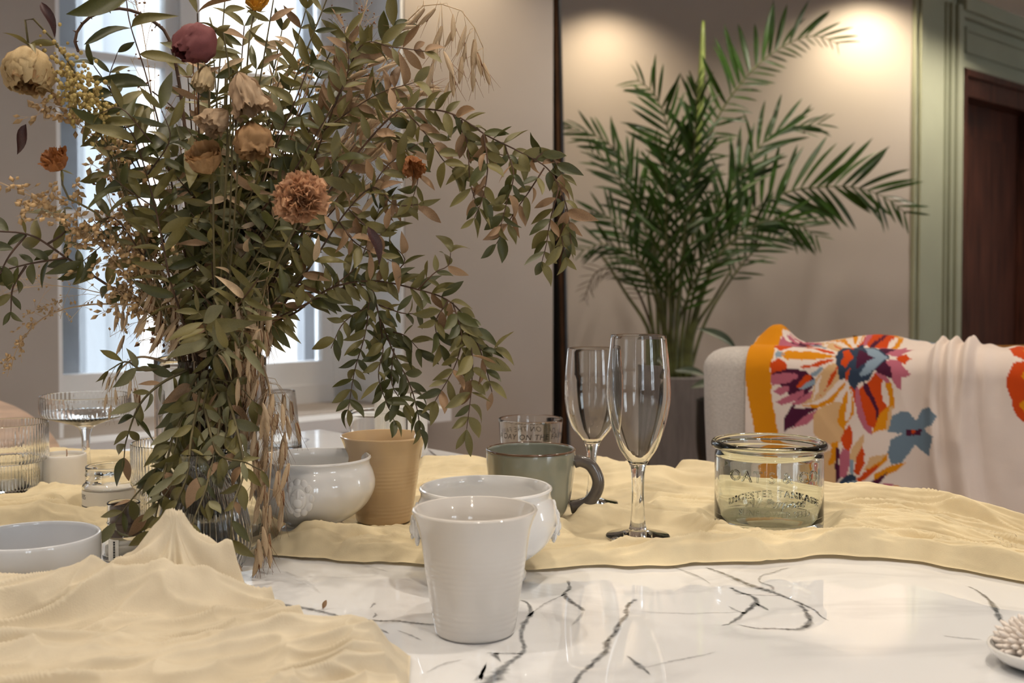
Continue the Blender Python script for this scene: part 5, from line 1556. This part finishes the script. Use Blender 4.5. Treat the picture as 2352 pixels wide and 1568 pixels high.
sprig('foliage_branch', 'low green sprig with shiny leaves left of the stems', 'leafy branches of the bouquet',
      [[foot(460), (430, 790, 1.0), (390, 640, .96), (350, 450, .94), (300, 300, .93), (250, 290, .93)], [(360, 480, .94), (300, 440, .93), (250, 400, .93)], [(340, 400, .94), (390, 320, .93), (370, 250, .93)], [(350, 330, .93), (280, 250, .92), (230, 260, .92)]], 88, (('olive', 5), ('dark', 3)), 40, (0.5, 0.1), willow=True)

# --- the dense middle
rm = random.Random(99)
tops = [(470, 30), (520, -20), (560, 60), (610, 0), (650, 70), (700, 20), (740, -20), (590, 160), (500, 130), (640, 190), (700, 150), (480, 250), (560, 270), (640, 300), (720, 260), (780, 200), (800, 330), (740, 370), (520, 380), (600, 420), (680, 500), (760, 470), (480, 470), (560, 520), (640, 560), (720, 600),
        (500, 600), (580, 640), (660, 680), (540, 700), (620, 740), (480, 740), (860, 60), (760, 90), (820, 150), (680, 420), (450, 180), (610, 350), (540, 450), (700, 690), (590, 780), (520, 800)]
for i, (tx, ty) in enumerate(tops):
    x0 = 487 + (tx - 560) * 0.16 + rm.uniform(-25, 25)
    dd = rm.uniform(0.90, 1.06) if ty > 250 else rm.uniform(0.95, 1.08)
    mid = (x0 + (tx - x0) * 0.35 + rm.uniform(-15, 15), 830 + (ty - 830) * 0.45, (VD + dd) / 2)
    tip = (tx + rm.uniform(-15, 15) + (tx - 560) * 0.1, ty, dd)
    pth = [foot(x0), (x0 + (tx - x0) * 0.08, 830, VD), mid, tip]
    side = rm.choice((-1, 1))
    sub = [[tuple(mid), (mid[0] + side * 50, mid[1] - 60, mid[2] - 0.03), (mid[0] + side * 75, mid[1] - 90, mid[2] - 0.04)]]
    front = ty > 420
    mixm = rm.choice(((('olive', 5), ('dark', 3), ('grey', 2), ('straw', 1)), (('dark', 5), ('olive', 4)), (('olive', 4), ('brown', 3), ('grey', 2), ('straw', 1)), (('grey', 4), ('olive', 3), ('brown', 1), ('straw', 1))))
    sprig('leafy_sprig', ends_by('leafy stem', tip[0], tip[1]), 'crowded stems in the middle of the bouquet', [pth] + sub, rm.choice((62, 70, 82)), mixm, 45, (0.42 if not front else 0.5, 0.3), willow=rm.random() < 0.6, stem=rm.choice(('stem', 'stemgreen')), rnd=rm, r=(1.5, 0.6))

# --- thick bare stalks in the vase
for i, (x0, xt, yt, r) in enumerate(((450, 300, 560, 4.2), (420, 330, 640, 3.4), (470, 460, 200, 3.2), (500, 520, 180, 3.4), (520, 560, 240, 2.6), (540, 620, 260, 2.6), (480, 420, 420, 2.4), (510, 480, 300, 3.0), (545, 700, 420, 2.2), (560, 770, 430, 2.4), (495, 505, 330, 3.2), (530, 600, 480, 2.4))):
    P = [Vector(p) for p in spline([tuple(at(x0 + (487 - x0) * 0.2, 1180, VD)), tuple(at(x0, 850, VD)), tuple(at((x0 + xt) / 2, (850 + yt) / 2, VD + 0.01)), tuple(at(xt, yt, VD + 0.02))], 20)]
    q = MB().tube([p - P[0] for p in P], list(np.linspace(r * 0.001, r * 0.0005, 20)), 8)
    o = link('bare_twig', mesh('bare_twig', q.v, q.f), None, P[0], LM['stem'] if i % 2 == 0 else LM['stemgreen'])
    tag(o, ends_by(('bare thick stalk' if r > 3 else 'bare brown stalk') if i % 2 == 0 else ('bare thick olive stalk' if r > 3 else 'bare olive stalk'), xt, yt), 'twig', 'bare stalks in the tall vase')

# --- thin straw stalks rising through the leaves
rg = random.Random(55)
for i in range(34):
    xt = rg.choice((rg.uniform(230, 430), rg.uniform(430, 720), rg.uniform(600, 900))); yt = rg.uniform(60, 420) if xt > 430 else rg.uniform(250, 560)
    x0 = 487 + (xt - 520) * 0.2 + rg.uniform(-20, 20); dd = rg.uniform(0.97, 1.08)
    P = [Vector(p) for p in spline([tuple(at(487 + (x0 - 487) * 0.5, 1160, VD)), tuple(at(x0, 840, VD)), tuple(at(x0 + (xt - x0) * 0.45, (840 + yt) / 2, (VD + dd) / 2)), tuple(at(xt + (xt - 520) * 0.12, yt, dd))], 22)]
    q = MB().tube([p - P[0] for p in P], list(np.linspace(0.0011, 0.0005, 22)), 5)
    o = link('straw_stalk', mesh('straw_stalk', q.v, q.f), None, P[0], LM['straw'] if i % 3 else LM['husk'])
    tag(o, ends_by('thin straw stalk' if i % 3 else 'thin rusty stalk', xt + (xt - 520) * 0.12, yt), 'dried grass', 'thin straw stalks in the bouquet')

# --- thorny arch
P = [Vector(p) for p in spline([tuple(at(*a)) for a in (foot(470), (450, 700, 1.05), (430, 350, 1.03), (395, 110, 1.02), (345, 45, 1.01), (280, 20, 1.0), (220, 32, 1.0), (185, 60, 1.0), (172, 92, 1.0), (180, 118, 1.0))], 60)]
th = empty('thorny_twig', P[0]); tag(th, 'dark thorny stem curling over in an arch at the top left', 'twig')
q = MB().tube([p - P[0] for p in P], list(np.linspace(0.0022, 0.0013, 60)), 7); link('stem', mesh('stem', q.v, q.f), th, None, LM['stem'])
q = MB().tube([(0, 0, 0), (0, 0, 1)], [0.28, 0.02], 5); tm_ = mesh('thorn', q.v, q.f); tm_.materials.append(LM['stem'])
for i in range(18, 60):
    tg = (P[min(i + 1, 59)] - P[i - 1]).normalized(); d = Vector((R_.uniform(-1, 1), R_.uniform(-1, 1), R_.uniform(-1, 1))); d = (d - tg * d.dot(tg)).normalized()
    o = link('thorn', tm_, th); o.matrix_basis = Matrix.Translation(P[i] - P[0]) @ d.to_track_quat('Z', 'Y').to_matrix().to_4x4() @ Matrix.Scale(0.0042, 4)

# --- wild oats
def spikelet():
    q1 = MB()
    for a, wd, ln, op in ((0.34, 0.17, 1.0, 1), (-0.34, 0.17, 0.95, -1), (0.10, 0.10, 0.8, 1)):
        v, f = [], []
        for i in range(7):
            t_ = i / 6
            w_ = wd * math.sin(math.pi * min(1, t_ * 0.93 + 0.07)) ** 0.8
            x = op * (a * t_ ** 1.2) * 0.55
            v += [(x - w_ * 0.5, t_ * ln, 0.06 * op), (x, t_ * ln, 0.06 * op + w_ * 0.5), (x + w_ * 0.5, t_ * ln, 0.06 * op)]
        for i in range(6):
            for k in range(2):
                b = 3 * i + k; f.append((b, b + 1, b + 4, b + 3))
        q1.add(v, f)
    me = mesh('spikelet', q1.v, q1.f); me.materials.append(LM['straw'])
    q2 = MB().tube([(0, 0.05, 0), (0.02, 0.35, 0), (0, 0.62, 0)], [0.03, 0.055, 0.01], 5)
    for a in (0.15, -0.18, 0.4): q2.tube([(0, 0.4, 0), (a * 0.4, 0.8, 0.03), (a, 1.25, 0.05)], [0.012, 0.008, 0.004], 3)
    mk = mesh('kernel', q2.v, q2.f); mk.materials.append(LM['husk'])
    return me, mk
SPK, KRN = spikelet()
def oats(label, main, hangs, ln=58, rnd=R_):
    """main stalk and (anchor on stalk) -> list of spikelet points (x, y, d, dx, dy)"""
    P = [Vector(p) for p in spline([tuple(at(*a)) for a in main], 30)]
    root = empty('wild_oat', P[0]); tag(root, label, 'dried grass', 'wild oat stalks')
    q = MB().tube([p - P[0] for p in P], list(np.linspace(0.0014, 0.0004, 30)), 5)
    items = []
    for (x, y, d, dx, dy) in hangs:
        p = at(x, y, d)
        anc = min(P, key=lambda a: (a - (p + Vector((0, 0, 0.02)))).length)
        q.tube([v - P[0] for v in (anc, anc.lerp(p, 0.5) + Vector((0, 0, 0.006)), p)], 0.00025, 3)
        items.append((p, dx, dy))
    link('stalk', mesh('stalk', q.v, q.f), root, None, LM['straw'])
    for p, dx, dy in items:
        sc = p.y / F
        d = Vector((dx, rnd.uniform(-.3, .3), -dy)); L_ = ln * sc * rnd.uniform(0.8, 1.15)
        mtx = Matrix.Translation(p - P[0]) @ orient(d, Vector((rnd.uniform(-.6, .6), -1, rnd.uniform(-.5, .5)))) @ Matrix.Scale(L_, 4)
        o = link('spikelet', SPK, root); o.matrix_basis = mtx
        k = link('kernel', KRN, o)
def scatter(cx, cy, rx, ry, n, d, dirf, rnd):
    out = []
    for _ in range(n):
        a, r = rnd.uniform(0, 6.283), math.sqrt(rnd.random())
        x, y = cx + rx * r * math.cos(a), cy + ry * r * math.sin(a)
        dx, dy = dirf(x, y); out.append((x, y, d + rnd.uniform(-.02, .02), dx + rnd.uniform(-.25, .25), dy + rnd.uniform(-.2, .2)))
    return out
ro = random.Random(8)
hang = lambda x, y: (0.1, 1.0)
oats('drooping wild oat stalk at the top right against the lit wall', [foot(530), (600, 780, 1.06), (760, 420, 1.06), (880, 150, 1.05), (950, 30, 1.04), (1000, 10, 1.03), (1050, 18, 1.03), (1085, 55, 1.03), (1110, 110, 1.03)],
     [(1040, 35, 1.03, .2, 1), (1045, 60, 1.03, -.3, 1), (1005, 95, 1.03, 0, 1), (1020, 120, 1.03, .5, .8), (995, 145, 1.03, -.1, 1), (1035, 155, 1.03, .3, 1), (1030, 190, 1.03, -.1, 1), (1070, 60, 1.03, -.1, 1), (1070, 100, 1.03, 0, 1), (1090, 90, 1.03, .1, 1), (1095, 120, 1.03, .4, 1), (1110, 145, 1.03, .5, 1), (1000, 20, 1.03, -.6, .8), (975, 20, 1.03, -.6, .9), (955, 60, 1.03, -.9, .3), (950, 45, 1.03, -.7, .6), (1060, 130, 1.03, .1, 1), (1085, 150, 1.03, .2, 1), (1015, 60, 1.03, -.2, 1)], 66)
oats('bushy wild oat stalk fanning right behind the brown sprig', [foot(525), (590, 780, 1.07), (700, 500, 1.07), (790, 330, 1.06), (850, 220, 1.06), (900, 150, 1.06)], scatter(860, 240, 110, 130, 34, 1.06, lambda x, y: (1.0, -.1 + (y - 240) / 200), ro), 60)
oats('wild oat stalk with pale open husks right of the carnation', [foot(520), (580, 800, 1.03), (680, 600, 1.03), (760, 440, 1.02), (820, 330, 1.02), (850, 270, 1.02)], scatter(800, 390, 75, 130, 36, 1.02, lambda x, y: (.7, -.9), ro), 66)
oats('bundle of wild oat hanging down the right side of the tall vase', [(600, 830, .985), (620, 900, .97), (625, 1000, .95), (620, 1100, .93), (605, 1250, .93)], scatter(575, 900, 40, 80, 24, .98, lambda x, y: (.05, 1), ro) + scatter(625, 1050, 45, 150, 38, .95, hang, ro) + scatter(600, 1230, 20, 40, 8, .94, hang, ro) + scatter(660, 960, 25, 60, 8, .96, hang, ro), 62)
oats('small wild oat hanging left of the tall vase above the coupe', [(380, 830, 1.0), (320, 820, .99), (275, 850, .98), (250, 900, .98)], [(252, 865, .98, -.15, 1), (288, 850, .98, 0, 1), (265, 895, .98, .3, 1), (245, 905, .98, 0, 1), (255, 930, .98, .1, 1), (300, 870, .98, .1, 1), (310, 890, .98, .2, 1), (320, 905, .98, 0, 1)], 42)
oats('wild oat spikelets low among the left stems', [foot(455), (400, 800, 1.05), (330, 700, 1.04), (260, 690, 1.04)], scatter(290, 690, 40, 50, 9, 1.04, hang, ro) + [(285, 770, 1.04, -.2, 1)], 46)
oats('wild oat stalk standing in the middle of the stems', [foot(500), (560, 800, 1.0), (600, 700, .97), (620, 600, .96)], scatter(580, 740, 70, 110, 30, .96, hang, ro), 60)
oats('wild oat stalk leaning left low among the bare stalks', [foot(470), (440, 800, 1.02), (400, 700, 1.0), (360, 600, .99)], scatter(390, 690, 60, 110, 22, .99, lambda x, y: (-.3, 1), ro), 56)

# --- fine seed sprays (panic grass and cress): far too many seeds to count
def spray(name, label, main, n, reach, seeds, seedr, d, rnd, m=None, angle=0.9):
    P = [Vector(p) for p in spline([tuple(at(*a)) for a in main], 24)]
    root = empty(name, P[0]); tag(root, label, 'dried grass', 'fine seed sprays')
    qs, qk = MB(), MB()
    qs.tube([p - P[0] for p in P], list(np.linspace(0.0009, 0.0004, 24)), 4)
    for i in range(n):
        k = rnd.uniform(0.45, 1) * 23; i0 = min(int(k), 22); p = P[i0]
        tg = (P[i0 + 1] - P[i0]).normalized()
        sd = Vector((rnd.uniform(-1, 1), rnd.uniform(-.7, .7), rnd.uniform(-1, 1)))
        dr_ = (tg + sd * angle).normalized(); L_ = reach * rnd.uniform(0.5, 1.1)
        e = p + dr_ * L_; mdl = p.lerp(e, 0.5) + Vector((0, 0, 0.004))
        qs.tube([p - P[0], mdl - P[0], e - P[0]], 0.00022, 3, False)
        for j in range(seeds):
            t_ = rnd.uniform(0.3, 1.0); b = p.lerp(e, t_) + Vector((0, 0, 0.004 * math.sin(math.pi * t_)))
            s_ = b + Vector((rnd.uniform(-1, 1), rnd.uniform(-1, 1), rnd.uniform(-1, 1))) * (reach * 0.17)
            qs.tube([b - P[0], s_ - P[0]], 0.00016, 3, False)
            dv = (s_ - b).normalized(); r = seedr * rnd.uniform(0.7, 1.2)
            x = dv.orthogonal().normalized(); y = dv.cross(x); c = s_ - P[0]
            qk.add([c - dv * r * 1.5, c + x * r, c + y * r * 0.7, c - x * r, c - y * r * 0.7, c + dv * r * 1.5], [(0, 2, 1), (0, 3, 2), (0, 4, 3), (0, 1, 4), (5, 1, 2), (5, 2, 3), (5, 3, 4), (5, 4, 1)])
    o = link('stalk', mesh('stalk', qs.v, qs.f), root, None, LM['straw'])
    o = link('seeds', mesh('seeds', qk.v, qk.f), root, None, m or LM['seed']); o['kind'] = 'stuff'
rs = random.Random(31)
spray('seed_spray', 'tan cress seed spray at the left, under the yellow rose', [foot(450), (420, 800, 1.03), (340, 560, 1.0), (250, 380, .97), (180, 280, .95), (110, 250, .94)], 34, .045, 10, .0030, .95, rs)
spray('seed_spray', 'pale feathery seed spray at the left edge, half way up', [foot(445), (400, 790, 1.02), (300, 640, .98), (190, 530, .95), (90, 460, .93), (0, 420, .92)], 40, .045, 10, .0026, .93, rs)
spray('seed_spray', 'brown seed spray in front of the left window pane', [foot(455), (410, 790, 1.05), (340, 640, 1.05), (270, 520, 1.05), (240, 400, 1.05)], 34, .05, 7, .0021, 1.05, rs, LM['husk'])
spray('seed_spray', 'thin seed spray drooping at the left edge below the dark leaves', [foot(450), (400, 800, 1.04), (300, 700, 1.02), (170, 660, 1.0), (60, 660, .99), (-20, 690, .98)], 20, .05, 5, .0013, .99, rs)
spray('seed_spray', 'wispy seed spray hanging lowest against the left wall', [(330, 700, 1.02), (200, 700, 1.0), (100, 730, .99), (40, 800, .98), (25, 850, .98)], 16, .018, 6, .0016, .98, rs)
spray('seed_spray', 'fine brown seed spray low among the left stems', [foot(460), (420, 820, 1.05), (360, 720, 1.06), (310, 600, 1.06)], 30, .045, 8, .0020, 1.06, rs)
spray('seed_spray', 'seed spray across the top of the left window', [foot(465), (430, 700, 1.06), (360, 300, 1.06), (330, 80, 1.06), (300, -30, 1.06)], 28, .055, 5, .0013, 1.06, rs, LM['husk'])
spray('seed_spray', 'grey lacy seed spray at the very top right', [foot(515), (600, 760, 1.08), (740, 300, 1.08), (820, 80, 1.08), (850, -20, 1.08)], 26, .04, 6, .0011, 1.08, rs, LM['husk'])
spray('seed_spray', 'straw seed spray between the middle stems and the right pane', [foot(515), (580, 780, 1.07), (660, 400, 1.08), (700, 150, 1.08)], 34, .05, 7, .0022, 1.08, rs)

# --- flowers
FM = {}
def fmat(k, c1, c2): FM[k] = mat('petal_' + k, c1, 0.65, 0.1, 50, rand=0.4, col2=c2, translucent=0.25, bump=0.3, bscale=180)
fmat('yellow', (0.70, 0.54, 0.30, 1), (0.52, 0.34, 0.14, 1)); fmat('pink', (0.30, 0.085, 0.085, 1), (0.17, 0.045, 0.05, 1)); fmat('cream', (0.62, 0.50, 0.30, 1), (0.50, 0.36, 0.20, 1))
fmat('tan', (0.46, 0.28, 0.12, 1), (0.30, 0.15, 0.06, 1)); fmat('peach', (0.76, 0.47, 0.29, 1), (0.60, 0.32, 0.16, 1)); fmat('orange', (0.42, 0.17, 0.05, 1), (0.25, 0.08, 0.02, 1)); fmat('straw', (0.52, 0.38, 0.24, 1), (0.36, 0.22, 0.12, 1)); fmat('gold', (0.62, 0.33, 0.03, 1), (0.45, 0.2, 0.02, 1))
from mathutils import noise as mnoise
def petal(m, half, tall, curl, crum, seed, ruffle=0, close=0.2):
    """patch of a cup: foot on the axis, unit radius"""
    nu_, nv_ = 14, 12
    v, f = [], []
    for j in range(nv_ + 1):
        t_ = j / nv_
        rad = math.sin(min(1.0, t_ * 1.25) * math.pi / 2) ** 0.8 * (1 - close * (max(0, t_ - 0.5) / 0.5) ** 1.3) + curl * max(0, t_ - 0.72) ** 1.5 * 4
        for i in range(nu_ + 1):
            u_ = i / nu_ * 2 - 1
            w_ = half * (0.35 + 0.65 * math.sin(math.pi * min(1, t_ * 0.55 + 0.08)))
            a = u_ * w_
            q_ = Vector((u_ * 1.6 + seed * 7.3, t_ * 1.8, seed * 3.1))
            n1, n2, n3 = mnoise.noise(q_ * 1.3), mnoise.noise(q_ * 3.1 + Vector((5, 0, 0))), mnoise.noise(q_ * 6.5)
            r = rad + crum * (1.3 * n1 + 1.0 * n2 + 0.5 * n3) * (0.25 + t_)
            z = tall * t_ * (1 - 0.10 * abs(u_) ** 2.5) + crum * 1.2 * mnoise.noise(Vector((u_ * 3, seed * 2.2, 1))) * t_ + 0.05 * n3 * t_ ** 3
            v.append((r * math.cos(a), r * math.sin(a), z))
    for j in range(nv_):
        for i in range(nu_):
            a = j * (nu_ + 1) + i; f.append((a, a + 1, a + nu_ + 2, a + nu_ + 1))
    me = mesh('petal', v, f); me.materials.append(m)
    return me
def flower(name, label, x, y, d, rpx, axis, m, rings, tall=1.7, half=0.95, curl=0.25, crum=0.10, stem_to=None, ruffle=0, calyx='olive', seed=1, group='dried flower heads', close=0.2, inner=None):
    """head centred on (x, y); axis points where the flower opens"""
    c = at(x, y, d); sc = d / F; r = rpx * sc; ax = Vector(axis).normalized()
    base = c - ax * r * tall * 0.5
    root = empty(name, base); tag(root, label, 'flower', group)
    lib = [petal(FM[m], half, tall, curl, crum, seed * 10 + k, ruffle, close) for k in range(5)]
    libi = [petal(FM[inner], half, tall, curl, crum * 1.4, seed * 10 + 5 + k, ruffle, close) for k in range(4)] if inner else lib
    basis = ax.to_track_quat('Z', 'Y').to_matrix().to_4x4(); rr = random.Random(seed)
    for k, (n, s_, zz) in enumerate(rings):
        for i in range(n):
            o = link('petal', rr.choice(lib if k < 3 else libi), root)
            o.matrix_basis = basis @ Matrix.Rotation(2 * math.pi * (i + 0.5 * (k % 2)) / n + rr.uniform(-.2, .2), 4, 'Z') @ Matrix.Translation((0, 0, zz * r)) @ Matrix.Rotation(rr.uniform(-.12, .12), 4, 'Y') @ Matrix.Diagonal((s_ * r, s_ * r, r * (0.9 + 0.2 * rr.random()) * (0.75 + 0.25 * s_), 1))
    q = MB()
    st = [at(*a) for a in (stem_to or [foot(490), (500, 800, 1.04)])]
    P = [Vector(p) for p in spline([tuple(p) for p in st] + [tuple(base - ax * r * 0.6), tuple(base)], 24)]
    q.tube([p - base for p in P], 0.0009, 6)
    link('stem', mesh('stem', q.v, q.f), root, None, LM['stemgreen'])
    for i in range(5):
        o = link('sepal', rr.choice(WILL[calyx]), root)
        dv = basis @ Vector((math.cos(i * 1.257), math.sin(i * 1.257), 0.35 if i % 2 else -0.3))
        o.matrix_basis = orient(dv, ax * -1) @ Matrix.Scale(r * 1.1, 4)
    return root
ROSE = [(4, 1.0, 0), (4, 0.96, 0.06), (4, 0.86, 0.12), (4, 0.68, 0.2), (4, 0.48, 0.25), (3, 0.28, 0.3)]
TUL = [(3, 1.0, 0), (3, 0.85, 0.04), (3, 0.55, 0.08)]
flower('dried_rose', 'large faded yellow rose hanging at the upper left edge', 66, 148, .92, 60, (0.15, -0.35, -0.9), 'yellow', ROSE, 1.7, 1.15, 0.0, 0.16, close=0.34, inner='tan', stem_to= [foot(455), (400, 780, 1.0), (250, 330, .95), (150, 130, .93), (60, 30, .92)], seed=3)
flower('dried_tulip', 'dusky pink tulip near the top, left of the middle', 455, 95, .93, 52, (-0.5, -0.5, -0.5), 'pink', TUL, 2.0, 1.2, 0.0, 0.13, close=0.5, stem_to= [foot(490), (500, 700, 1.0), (530, 250, .95), (510, 60, .94)], seed=4)
flower('dried_flower', 'small cream flower bud just below the pink tulip', 467, 175, .92, 26, (-0.1, -0.4, -0.9), 'cream', [(6, 1.0, 0), (6, 0.7, 0.2), (4, 0.4, 0.3)], 2.3, 0.5, 0.15, 0.12, [foot(495), (490, 600, 1.0), (480, 230, .94)], seed=5)
flower('dried_tulip', 'withered cream tulip hanging with ragged petals, upper of the pair', 562, 212, .90, 42, (0.35, -0.3, -0.9), 'straw', TUL, 2.6, 0.7, 0.6, 0.30, [foot(500), (520, 700, .98), (535, 300, .92), (535, 150, .91)], seed=6)
flower('dried_tulip', 'withered amber tulip hanging below the cream one', 580, 318, .89, 46, (0.25, -0.3, -0.95), 'tan', TUL + [(5, 0.75, 0.1)], 1.9, 1.0, 0.1, 0.24, close=0.35, stem_to= [foot(500), (520, 740, .98), (545, 400, .91), (540, 250, .90)], seed=7)
flower('dried_tulip', 'crumpled straw coloured bloom left of the withered pair', 500, 272, .90, 34, (-0.5, -0.4, -0.6), 'straw', TUL, 1.9, 0.9, 0.4, 0.2, [foot(498), (505, 720, .98), (520, 380, .92), (525, 245, .91)], seed=8)
flower('dried_rose', 'tan dried rose low in the middle above the stems', 475, 372, .90, 38, (-0.1, -0.6, 0.7), 'tan', ROSE[:4], 1.7, 1.0, 0.35, 0.14, [foot(490), (495, 760, .98), (490, 520, .92)], seed=9)
flower('dried_flower', 'small orange dried bloom at the left under the seed spray', 130, 372, .90, 27, (-0.2, -0.6, 0.6), 'orange', [(6, 1.0, 0), (5, 0.7, 0.2)], 1.7, 0.6, 0.5, 0.22, [foot(455), (400, 780, 1.0), (250, 520, .95), (150, 450, .91)], seed=10)
def carnation(x, y, d, rpx, axis, label):
    c = at(x, y, d); r = rpx * d / F; ax = Vector(axis).normalized()
    root = empty('dried_carnation', c - ax * r * 0.4); tag(root, label, 'flower', 'dried flower heads')
    lib = []
    for sd_ in range(5):
        rr = random.Random(sd_); ph = [rr.uniform(0, 6.28) for _ in range(4)]
        v, f = [], []
        nu_, nv_ = 16, 6
        for j in range(nv_ + 1):
            t_ = j / nv_
            for i in range(nu_ + 1):
                u_ = i / nu_ * 2 - 1
                rip = 0.20 * t_ ** 1.5 * (math.sin(u_ * 8 + ph[0]) + 0.6 * math.sin(u_ * 15 + ph[1]))
                y_ = t_ * (1 - 0.22 * u_ * u_) + (0.10 * ((i % 2) - 0.5) + 0.05 * math.sin(u_ * 11 + ph[2])) * (t_ ** 4)
                v.append((u_ * (0.10 + 0.42 * t_ ** 0.8), y_, rip + 0.15 * t_ * t_))
        for j in range(nv_):
            for i in range(nu_):
                a = j * (nu_ + 1) + i; f.append((a, a + 1, a + nu_ + 2, a + nu_ + 1))
        me = mesh('petal', v, f); me.materials.append(FM['peach']); lib.append(me)
    rr = random.Random(12); bas = ax.to_track_quat('Z', 'Y').to_matrix()
    n = 62
    for k in range(n):
        z = 1 - 1.25 * (k + 0.5) / n; ph = k * 2.39996 + rr.uniform(-.3, .3); s_ = math.sqrt(max(0, 1 - z * z))
        dv = bas @ Vector((s_ * math.cos(ph), s_ * math.sin(ph), z))
        o = link('petal', rr.choice(lib), root)
        nz = (ax * rr.uniform(0.2, 1) + Vector((rr.uniform(-1, 1), rr.uniform(-1, 1), rr.uniform(-1, 1))))
        L_ = r * rr.uniform(0.82, 1.06) * (1 if z > -0.1 else 1.05)
        o.matrix_basis = orient(dv, nz) @ Matrix.Scale(L_, 4)
    o0 = Vector(root.location)
    P = [Vector(p) for p in spline([tuple(at(*foot(520))), tuple(at(560, 780, .98)), tuple(at(640, 600, .92)), tuple(at(680, 515, .895)), tuple(o0)], 24)]
    q = MB().tube([p - o0 for p in P], 0.0011, 6); link('stem', mesh('stem', q.v, q.f), root, None, LM['stemgreen'])
    q = MB().tube([P[-1] - o0 - ax * r * 0.55, P[-1] - o0 - ax * r * 0.1], [0.003, 0.006], 8); link('calyx', mesh('calyx', q.v, q.f), root, None, LM['olive'])
carnation(688, 447, .88, 62, (0.0, -0.85, 0.35), 'peach ruffled carnation, brightest bloom right of the middle')
flower('dried_flower', 'golden yellow petals glowing at the very top of the bouquet', 588, 8, .99, 24, (0.2, -0.5, 0.5), 'gold', [(5, 1.0, 0), (4, 0.6, 0.2)], 1.4, 0.7, 0.5, 0.15, [foot(510), (540, 600, 1.02), (570, 120, .98)], seed=12)
flower('dried_flower', 'rusty little bloom among the arching branch leaves', 945, 375, .95, 22, (0.2, -0.5, -0.6), 'orange', [(6, 1.0, 0), (5, 0.6, 0.2)], 2.0, 0.6, 0.6, 0.25, [(860, 330, .97), (910, 310, .96)], seed=13)
# yellow yarrow head: florets beyond counting
ya = at(185, 215, .93); root = empty('yarrow', ya); tag(root, 'pale yellow yarrow head below the big yellow rose', 'flower', 'dried flower heads')
q = MB(); ry = random.Random(4)
for _ in range(420):
    x, y = ry.gauss(0, 1), ry.gauss(0, 1)
    p = Vector((x * 0.013 - y * 0.004, ry.uniform(-.01, .01), y * 0.016 + x * -0.006))
    r = ry.uniform(0.0012, 0.0024)
    q.ball(p, (r, r * 0.6, r), 5, 3)
o = link('florets', mesh('florets', q.v, q.f), root, None, mat('yarrow_yellow', (0.50, 0.38, 0.12, 1), 0.8, 0.25, 300, col2=(0.36, 0.25, 0.09, 1))); o['kind'] = 'stuff'
P = [Vector(p) for p in spline([tuple(at(*foot(455))), tuple(at(400, 780, 1.02)), tuple(at(270, 400, .96)), tuple(ya)], 20)]
q = MB().tube([p - ya for p in P], 0.0012, 6); link('stem', mesh('stem', q.v, q.f), root, None, LM['stemgreen'])
# dark red curled leaves at the top left
for x, y, dx, dy, L_, lb in ((95, 5, .35, .9, 80, 'curled dark red leaf on the stalk above the yellow rose'), (60, 285, -.4, .9, 75, 'curled dark red leaf hanging below the yellow rose'), (845, 520, .3, .85, 95, 'dark brown pod hanging right of the carnation')):
    p = at(x, y, .93); m_ = LM.setdefault('red', mat('leaf_dark_red', (0.055, 0.018, 0.016, 1), 0.5, 0.3, 40))
    me = leafmesh('curled_leaf', m_, 0.16, 0.4, 0.9, 1.2)
    o = link('curled_leaf', me, None, p); o.rotation_euler = orient(Vector((dx, -.1, -dy)), Vector((0.2, -1, .3))).to_euler(); k = L_ * .93 / F; o.scale = (k, k, k)
    tag(o, lb, 'leaf')
# a fallen leaf on the marble
p = onz(741, 1401)
o = link('fallen_leaf', leafmesh('fallen_leaf', LM['brown'], 0.22, 0.3, 0.7, 0.4), None, (p.x, p.y, TZ + 0.0012), None)
o.rotation_euler = orient(Vector((0.25, 0.35, 0.55)), Vector((0.3, -0.9, 0.4))).to_euler(); k = 24 * p.y / F; o.scale = (k, k, k)
tag(o, 'tiny fallen leaf standing on the dark marble vein', 'leaf')

# every piece its own mesh: the renderer then traces the bouquet as one tree
for o in list(bpy.data.objects):
    if o.type == 'MESH' and o.data.users > 1:
        o.data = o.data.copy()
